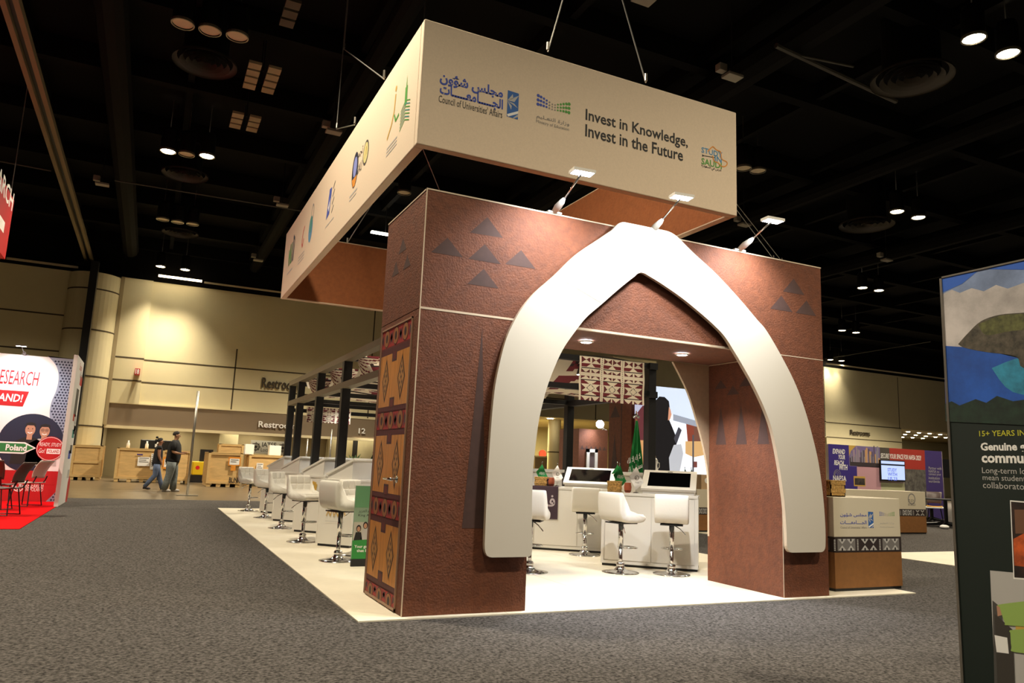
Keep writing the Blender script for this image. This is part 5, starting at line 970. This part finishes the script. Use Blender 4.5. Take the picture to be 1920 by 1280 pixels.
# ================================================================ distant exhibit with city picture
Yn = 11.12; t = thing('exhibit_wall', 'purple and red exhibit wall with city picture in the right distance', 'exhibit wall', (19.7, Yn, 0)); f = front(Yn)
def n_(px, py): p = B(px, py, y=Yn); return p.x, p.z
zt = n_(1660, 839)[1]; xl, xr_ = n_(1553.5, 832)[0], n_(1766, 846)[0]; wv2 = mat('exhibit_pale_vinyl', 'c6b5b0', .7); mb = MB(); mb.box(xl, xr_, Yn, Yn+.1, .007, zt, wv2); mb.build('panel', t)
def nr(mb, x0, y0, x1, y1, m, n=.002): a, b = n_(x0, y0), n_(x1, y1); mb.rect(a[0], min(a[1], b[1]), b[0], max(a[1], b[1]), f, m, n)
mb = MB(); X = lambda px: n_(px, 860)[0]
mb.rect(X(1553.5), .02, X(1592), zt, f, purple_p, .002); mb.rect(X(1592), .02, X(1606), n_(1600, 874)[1], f, purple_p, .002); mb.rect(X(1592), n_(1600, 874)[1], X(1650), zt, f, mat('dusk_sky', '7a6a9c', .7), .002); mb.rect(X(1650), n_(1650, 880)[1], X(1669), zt, f, mat('grey_brown_print', '4c463e', .7), .002); mb.rect(X(1668), n_(1668, 880)[1], X(1734), zt, f, mat('brick_red_print', 'a83024', .7), .003); mb.rect(X(1694), .02, X(1734), n_(1700, 879)[1], f, mat('grey_photo_print', '5c5852', .7, noise=(6, .7)), .004); mb.rect(X(1734), .02, X(1766), zt, f, mat('muted_purple_print', '3f2f6e', .7), .002); mb.rect(X(1606), .02, X(1650), n_(1620, 874)[1], f, pink_p, .002); mb.rect(X(1650), .02, X(1694), n_(1670, 905)[1], f, mat('pale_green_print', 'b6b690', .7), .002)
mb.flat([(X(1592), zt), (X(1606), zt), (X(1596), n_(1596, 845)[1]), (X(1592), n_(1592, 855)[1])], f, gold_p, .003); mb.build('printed_ground', t)
mb = MB(); random.seed(7); z0 = n_(1620, 874)[1]
mb.rect(X(1593), z0, X(1650), z0+.25, f, mat('dark_city_ground', '3a3034', .7), .003)
for k in range(26): x = X(1595)+k*(X(1648)-X(1595))/26; h_2 = .1+.42*random.random(); mb.rect(x, z0+.12, x+.05+.05*random.random(), z0+.16+h_2, f, random.choice((mat('tower_grey', '8a8494', .7), mat('tower_mauve', 'a08a9c', .7), mat('tower_dark', '5a5062', .7), mat('tower_glow', 'c79a6a', .7))), .0035+.0002*k)
mb.build('city_picture', t)
mb = MB()
for s_, bl, tr in (('EXPAND', (1561, 850), (1584, 844)), ('YOUR', (1572, 860.5), (1584, 854.5)), ('REACH', (1564, 871.5), (1582, 865)), ('WITH', (1573.5, 880.5), (1589, 873))): a, b = n_(*bl), n_(*tr); mb.text(s_, a[0], a[1], b[0], b[1]+.03, f, white_p, .004, bold=.03, shear=.2)
a, b = n_(1562, 901), n_(1586.5, 892); mb.text('NAFSA', a[0], a[1], b[0], b[1], f, white_p, .004, bold=.02)
for k in range(3): a = n_(1568, 889.5); mb.ring(a[0]+k*.02, a[1], .05+k*.045, .065+k*.045, f, grey_p, .003, 20)
a, b = n_(1651, 855), n_(1727, 860); mb.text('SECURE YOUR SPACE FOR NAFSA 2023!', a[0], a[1]-.06, b[0], a[1]+.1, f, white_p, .005, bold=.02, shear=.2)
for k, s_ in enumerate(('Partner with', 'NAFSA to', 'connect your', 'institution', 'worldwide')): a = n_(1741, 876+k*6.2); mb.text(s_, a[0], a[1]-.06, a[0]+.1, a[1]+.03, f, lgrey_p, .004, fit=False)
mb.build('lettering', t)
mb = MB(); a, b = n_(1601, 911), n_(1622, 893); mb.rect(a[0], a[1], b[0], b[1], f, gold_p, .003); mb.rect(a[0]+.04, a[1]+.04, b[0]-.02, b[1]-.06, f, mat('dark_photo', '3c3430', .7, noise=(8, .8)), .004); mb.build('small_picture', t)
t = thing('television', 'flat television showing a pale blue page on the distant exhibit wall', 'television', (X(1671), Yn-.06, n_(1671, 901)[1])); a, b = n_(1648.5, 901), n_(1693, 864); mb = MB(); mb.box(a[0], b[0], Yn-.07, Yn-.012, a[1], b[1], black_m); mb.build('case', t, bevel=.01); f2 = front(Yn-.07); mb = MB(); mb.rect(a[0]+.03, a[1]+.05, b[0]-.03, b[1]-.03, f2, em('pale_blue', 'a8bce8', .9), .001); mb.rect(a[0]+.03, b[1]-.17, b[0]-.03, b[1]-.12, f2, em('dark_bar', '1c2430', .3), .002); mb.build('screen', t); mb = MB()
for k in range(3): mb.text(('STUDY', 'WITH', 'US 23')[k], a[0]+.32, b[1]-.36-k*.14, a[0]+.75, b[1]-.25-k*.14, f2, em('blue', '5566c8', .7), .002, bold=.02)
mb.build('screen_lettering', t)
# tables and chairs by the distant exhibit
def pedestal(label, x, y, r, h, m=black_m):
    t = thing('pedestal_table', label, 'table', (x, y, .007)); mb = MB(); mb.lathe([(r, h-.03), (r, h)], (0, 0, 0), m, 28); mb.build('table_top', t, False); mb = MB(); mb.lathe([(.05, .08), (.05, h-.03)], (0, 0, 0), black_m, 14); mb.build('column', t, False)
    for k in range(4): a = k*pi/2+.4; mb = MB(); mb.tube([(0, 0, .1), (cos(a)*r*.8, sin(a)*r*.8, .03)], [.05, .03], black_m, 8); mb.build('foot', t, False)
p = B(1775, 988, z=0); pedestal('black pedestal table in front of the distant purple wall', p.x, p.y, .75, .76); p = B(1750, 975, z=0); pedestal('small pale topped table beside the distant purple wall', p.x-.9, p.y-.6, .45, .45, white_p)
p = B(1788, 982, z=0); cafe_chair('yellow cafe chair behind the distant black table', (p.x+.3, p.y+.8, .007), yaw(-.8, -.6), mat('yellow_plastic', 'd79a1a', .5), black_m, dkm)['group'] = 'chairs at the distant table'; p = B(1736, 980, z=0); cafe_chair('dark cafe chair left of the distant black table', (p.x-.4, p.y+.9, .007), yaw(.9, .2), dkm, black_m)['group'] = 'chairs at the distant table'
a, b = B(1766, 895, y=12.5), B(1790, 862, y=12.5); t = thing('hanging_monitor', 'black panel beside the distant purple wall', 'panel', ((a.x+b.x)/2, 12.5, 0)); mb = MB(); mb.box(a.x, b.x, 12.5, 12.58, a.z, b.z, black_m); mb.build('panel', t); mb = MB(); mb.box(a.x+.05, a.x+.13, 12.5, 12.58, .007, a.z, alu); mb.box(b.x-.13, b.x-.05, 12.5, 12.58, .007, a.z, alu); mb.build('leg', t)
mb = MB(); p = B(1771, 991, z=.007); mb.ball(p + Vector((0, 0, .05)), (.14, .1, .055), white_p); tag(mb.build('crumpled_paper', origin=p), 'crumpled white paper on the carpet by the black table', 'paper')
# ================================================================ people
def skin_mesh(name, joints, edges, m, sub=2, root=0):
    """grow one continuous surface over a posed skeleton: joints = [((x,y,z),(rx,ry))]"""
    me = bpy.data.meshes.new(name); me.from_pydata([j[0] for j in joints], edges, []); o = bpy.data.objects.new(name, me); COL.objects.link(o)
    o.modifiers.new('skin', 'SKIN'); sk = me.skin_vertices[0].data
    for i, j in enumerate(joints): sk[i].radius = j[1] if isinstance(j[1], tuple) else (j[1], j[1]); sk[i].use_root = i == root
    o.modifiers.new('sub', 'SUBSURF').levels = sub; bpy.context.view_layer.update()
    r = bpy.data.meshes.new_from_object(o.evaluated_get(bpy.context.evaluated_depsgraph_get())); bpy.data.objects.remove(o); bpy.data.meshes.remove(me)
    r.name = name; r.materials.clear(); r.materials.append(m); r.polygons.foreach_set('use_smooth', [True]*len(r.polygons)); o = bpy.data.objects.new(name, r); COL.objects.link(o); return o
def person(label, loc, rz, H, pose, skin_c, shirt_c, hair_c, build=1.0, hairfn=None, sleeve=True, jeans_c='5f6a78', shoe_c='b8b4ae'):
    """local +Y is forward; pose gives hands and feet"""
    t = thing('person', label, 'person', loc, rz); s = H/1.75; b = build
    sk = mat('skin_' + skin_c, skin_c, .6); sh = mat('shirt_' + shirt_c, shirt_c, .85); jn = mat('jeans_' + jeans_c, jeans_c, .9, noise=(18, .2)); hr = mat('hair_' + hair_c, hair_c, .7); so = mat('shoe_' + shoe_c, shoe_c, .6)
    def v(x, y, z): return (x*s, y*s, z*s)
    hip, chest, neck = (0, 0, .93), (0, .02, 1.32), (0, .03, 1.47)
    J = [(v(*hip), (.12*s*b, .09*s*b)), (v(0, .015*b, 1.12), (.12*s*b, .095*s*b)), (v(*chest), (.13*s*b, .09*s*b)), (v(0, .02, 1.43), (.085*s, .075*s)), (v(0, .035, 1.5), (.052*s, .052*s)), (v(0, .055, 1.6), (.07*s, .082*s)), (v(0, .05, 1.69), (.07*s, .08*s))]; E = [(0, 1), (1, 2), (2, 3), (3, 4), (4, 5), (5, 6)]
    feet = {}
    for i, sd in enumerate((-1, 1)):
        kn, an = pose['knee'][i], pose['ankle'][i]; n = len(J); J += [(v(sd*.1*b, 0, .86), .07*s*b), (v(sd*.105, kn[0], kn[1]), .064*s), (v(sd*.1, an[0], an[1]), .045*s), (v(sd*.11, an[0]+.13, max(.035, an[1]-.05+pose['toe'][i])), .035*s)]; E += [(0, n), (n, n+1), (n+1, n+2), (n+2, n+3)]
        el, ha = pose['elbow'][i], pose['hand'][i]; n = len(J); J += [(v(sd*.19*b, .01, 1.4), .06*s), (v(sd*el[0]*b, el[1], el[2]), .045*s), (v(sd*ha[0]*b, ha[1], ha[2]), .03*s), (v(sd*ha[0]*b, ha[1]+ha[3]*.09, ha[2]+ha[4]*.09), (.036*s, .018*s))]; E += [(2, n), (n, n+1), (n+1, n+2), (n+2, n+3)]
        d = Vector((0, ha[3], ha[4])).normalized(); c = Vector(J[n+3][0])
        for k in range(4): m_ = len(J); o_ = Vector(((k-1.5)*.017*s, 0, 0)); L_ = (.055, .065, .06, .045)[k]*s; J.append((tuple(c + o_ + d*L_*.55), .0088*s)); J.append((tuple(c + o_ + d*L_ + Vector((0, .012*s, -.012*s))), .0075*s)); E += [(n+3, m_), (m_, m_+1)]
        m_ = len(J); th_ = Vector(J[n+2][0]) + d*.03*s; J.append((tuple(th_ + Vector((-sd*.035*s, .02*s, 0)) + d*.03*s), .009*s)); E.append((n+2, m_))
    body = skin_mesh('body', J, E, sk); body.parent = t
    # clothing over the same skeleton
    e = .014*s
    ix = {i: j for i, j in enumerate(J)}; legL, armL, legR, armR = 7, 11, 7+4+4+9, 7+4+4+9+4
    def loft(mb, rings, m, k=22):
        vs = [Vector(v(rx*b*cos(2*pi*j/k), yo+ry*b*sin(2*pi*j/k), z)) for z, rx, ry, yo in rings for j in range(k)]; n = len(rings)
        mb.add(vs, [(i*k+j, i*k+(j+1) % k, (i+1)*k+(j+1) % k, (i+1)*k+j) for i in range(n-1) for j in range(k)] + [tuple(range(k-1, -1, -1)), tuple(range((n-1)*k, n*k))], m)
    def lerp(p, q, u): return Vector(p).lerp(Vector(q), u)
    mb = MB(); loft(mb, [(.84, .178, .142, 0), (.9, .182, .15, 0), (1.0, .178, .15, .015), (1.12, .178, .148, .02), (1.26, .188, .14, .02), (1.36, .186, .125, .02), (1.42, .15, .1, .02), (1.46, .09, .078, .025), (1.49, .066, .066, .03)], sh)
    for a in (armL, armR):
        sd = -1 if a == armL else 1; top = Vector(v(sd*.13*b, .015, 1.4)); u = .85 if sleeve else .12; e = lerp(J[a][0], J[a+1][0], u)
        mb.tube([top, Vector(J[a][0]) + Vector((0, 0, .0)), e], [.082*s, .08*s, (.07 if sleeve else .072)*s], sh, 14)
    o = mb.build('shirt', t, False, smooth=True)
    mb = MB(); loft(mb, [(.8, .165, .13, 0), (.88, .172, .142, 0), (.96, .168, .14, 0), (1.03, .16, .13, 0)], jn)
    for a in (legL, legR): mb.tube([Vector(J[a][0]), lerp(J[a][0], J[a+1][0], .5), Vector(J[a+1][0]), lerp(J[a+1][0], J[a+2][0], .5), Vector(J[a+2][0]) + Vector((0, 0, -.02*s))], [.105*s*b, .098*s*b, .08*s*b, .073*s*b, .07*s*b], jn, 16)
    o = mb.build('jeans', t, False, smooth=True)
    for a in (legL, legR):
        an, to = Vector(J[a+2][0]), Vector(J[a+3][0]); mb = MB(); heel = an + Vector((0, -.06*s, -.03*s)); zmin = .012-loc[2]*0
        A = Vector((an.x, an.y-.05*s, max(an.z-.045*s, .045))); T_ = Vector((to.x, to.y+.05*s, max(to.z-.005*s, .03))); mb.tube([A, A.lerp(T_, .35) + Vector((0, 0, .008)), A.lerp(T_, .7), T_], [.042*s, .046*s, .045*s, .022*s], so, 12); mb.build('shoe', t, False, smooth=True)
    mb = MB(); h0 = Vector(v(0, .03, 1.655)); mb.grid(20, 12, lambda u, w_: h0 + Vector((.079*s*cos(2*pi*u)*sin(w_*pi*.62), .094*s*sin(2*pi*u)*sin(w_*pi*.62) - .012*s, .092*s*cos(w_*pi*.62) + .055*s*w_*max(0, sin(2*pi*u)))), lambda u, w_: hr); o = mb.build('hair', t, False, smooth=True)
    if hairfn: mb = MB(); hairfn(mb, s, hr, v); mb.build('tied_hair', o, False, smooth=True)
    mb = MB(); fy = .055
    for e_ in (-.028, .028): mb.ball(v(e_, fy+.072, 1.635), .009*s, black_p, 8, 6)
    mb.build('eyes', body, False); mb = MB(); mb.ball(v(0, fy+.088, 1.605), (.014*s, .018*s, .02*s), sk, 10, 6); mb.build('nose', body, False, smooth=True); mb = MB(); mb.ball(v(0, fy+.078, 1.565), (.024*s, .008*s, .006*s), mat('lip_tone', '8a4a40', .6), 10, 6); mb.build('mouth', body, False, smooth=True)
    for e_ in (-1, 1): mb = MB(); mb.ball(v(e_*.078, .045, 1.62), (.01*s, .02*s, .03*s), sk, 8, 6); mb.build('ear', body, False, smooth=True)
    return t
walk = dict(knee=((.12, .5), (-.02, .49)), ankle=((.26, .09), (-.3, .12)), toe=(.01, -.02), elbow=((.23, -.06, 1.14), (.23, .02, 1.13)), hand=((.24, .06, .93, .2, -1), (.24, .12, .92, .3, -1)))
stand = dict(knee=((.07, .5), (-.03, .5)), ankle=((.08, .08), (-.13, .08)), toe=(0, 0), elbow=((.26, -.04, 1.15), (.25, .02, 1.14)), hand=((.2, .22, 1.13, 1, .1), (.2, .2, 1.1, 1, 0)))
idle = dict(knee=((.03, .5), (.0, .5)), ankle=((.0, .08), (.0, .08)), toe=(0, 0), elbow=((.24, -.03, 1.14), (.24, -.03, 1.14)), hand=((.24, .05, .92, .2, -1), (.24, .05, .92, .2, -1)))
def bun(mb, s, m, v): mb.ball(v(0, -.075, 1.76), (.045*s, .045*s, .04*s), m); mb.ball(v(0, -.1, 1.62), (.05*s, .04*s, .09*s), m)
p = B(288, 918, z=0); person('woman in black sleeveless top and blue jeans walking right past the crates', (p.x, p.y, .0), yaw(.98, .1), 1.62, walk, '9a6a50', '18151a', '17120f', 1.0, bun, False, '56637e', '2a2426')
p = B(317, 921.5, z=0); person('man in black T-shirt and grey jeans standing with hand raised by the crates', (p.x, p.y, .0), yaw(.97, -.15), 1.83, stand, 'a67a5c', '121114', '241a14', 1.3, None, True, '6f7676', 'a9a49e')
person('man with dark cap of hair and black shirt behind the kiosks at the back', (5.45, 17.8, .006), yaw(-.9, -.3), 1.72, idle, '9a6e50', '1c191c', '17120f', 1.0, None, True, '33333a', '2a2426')
bpy.data.objects.remove(_to)
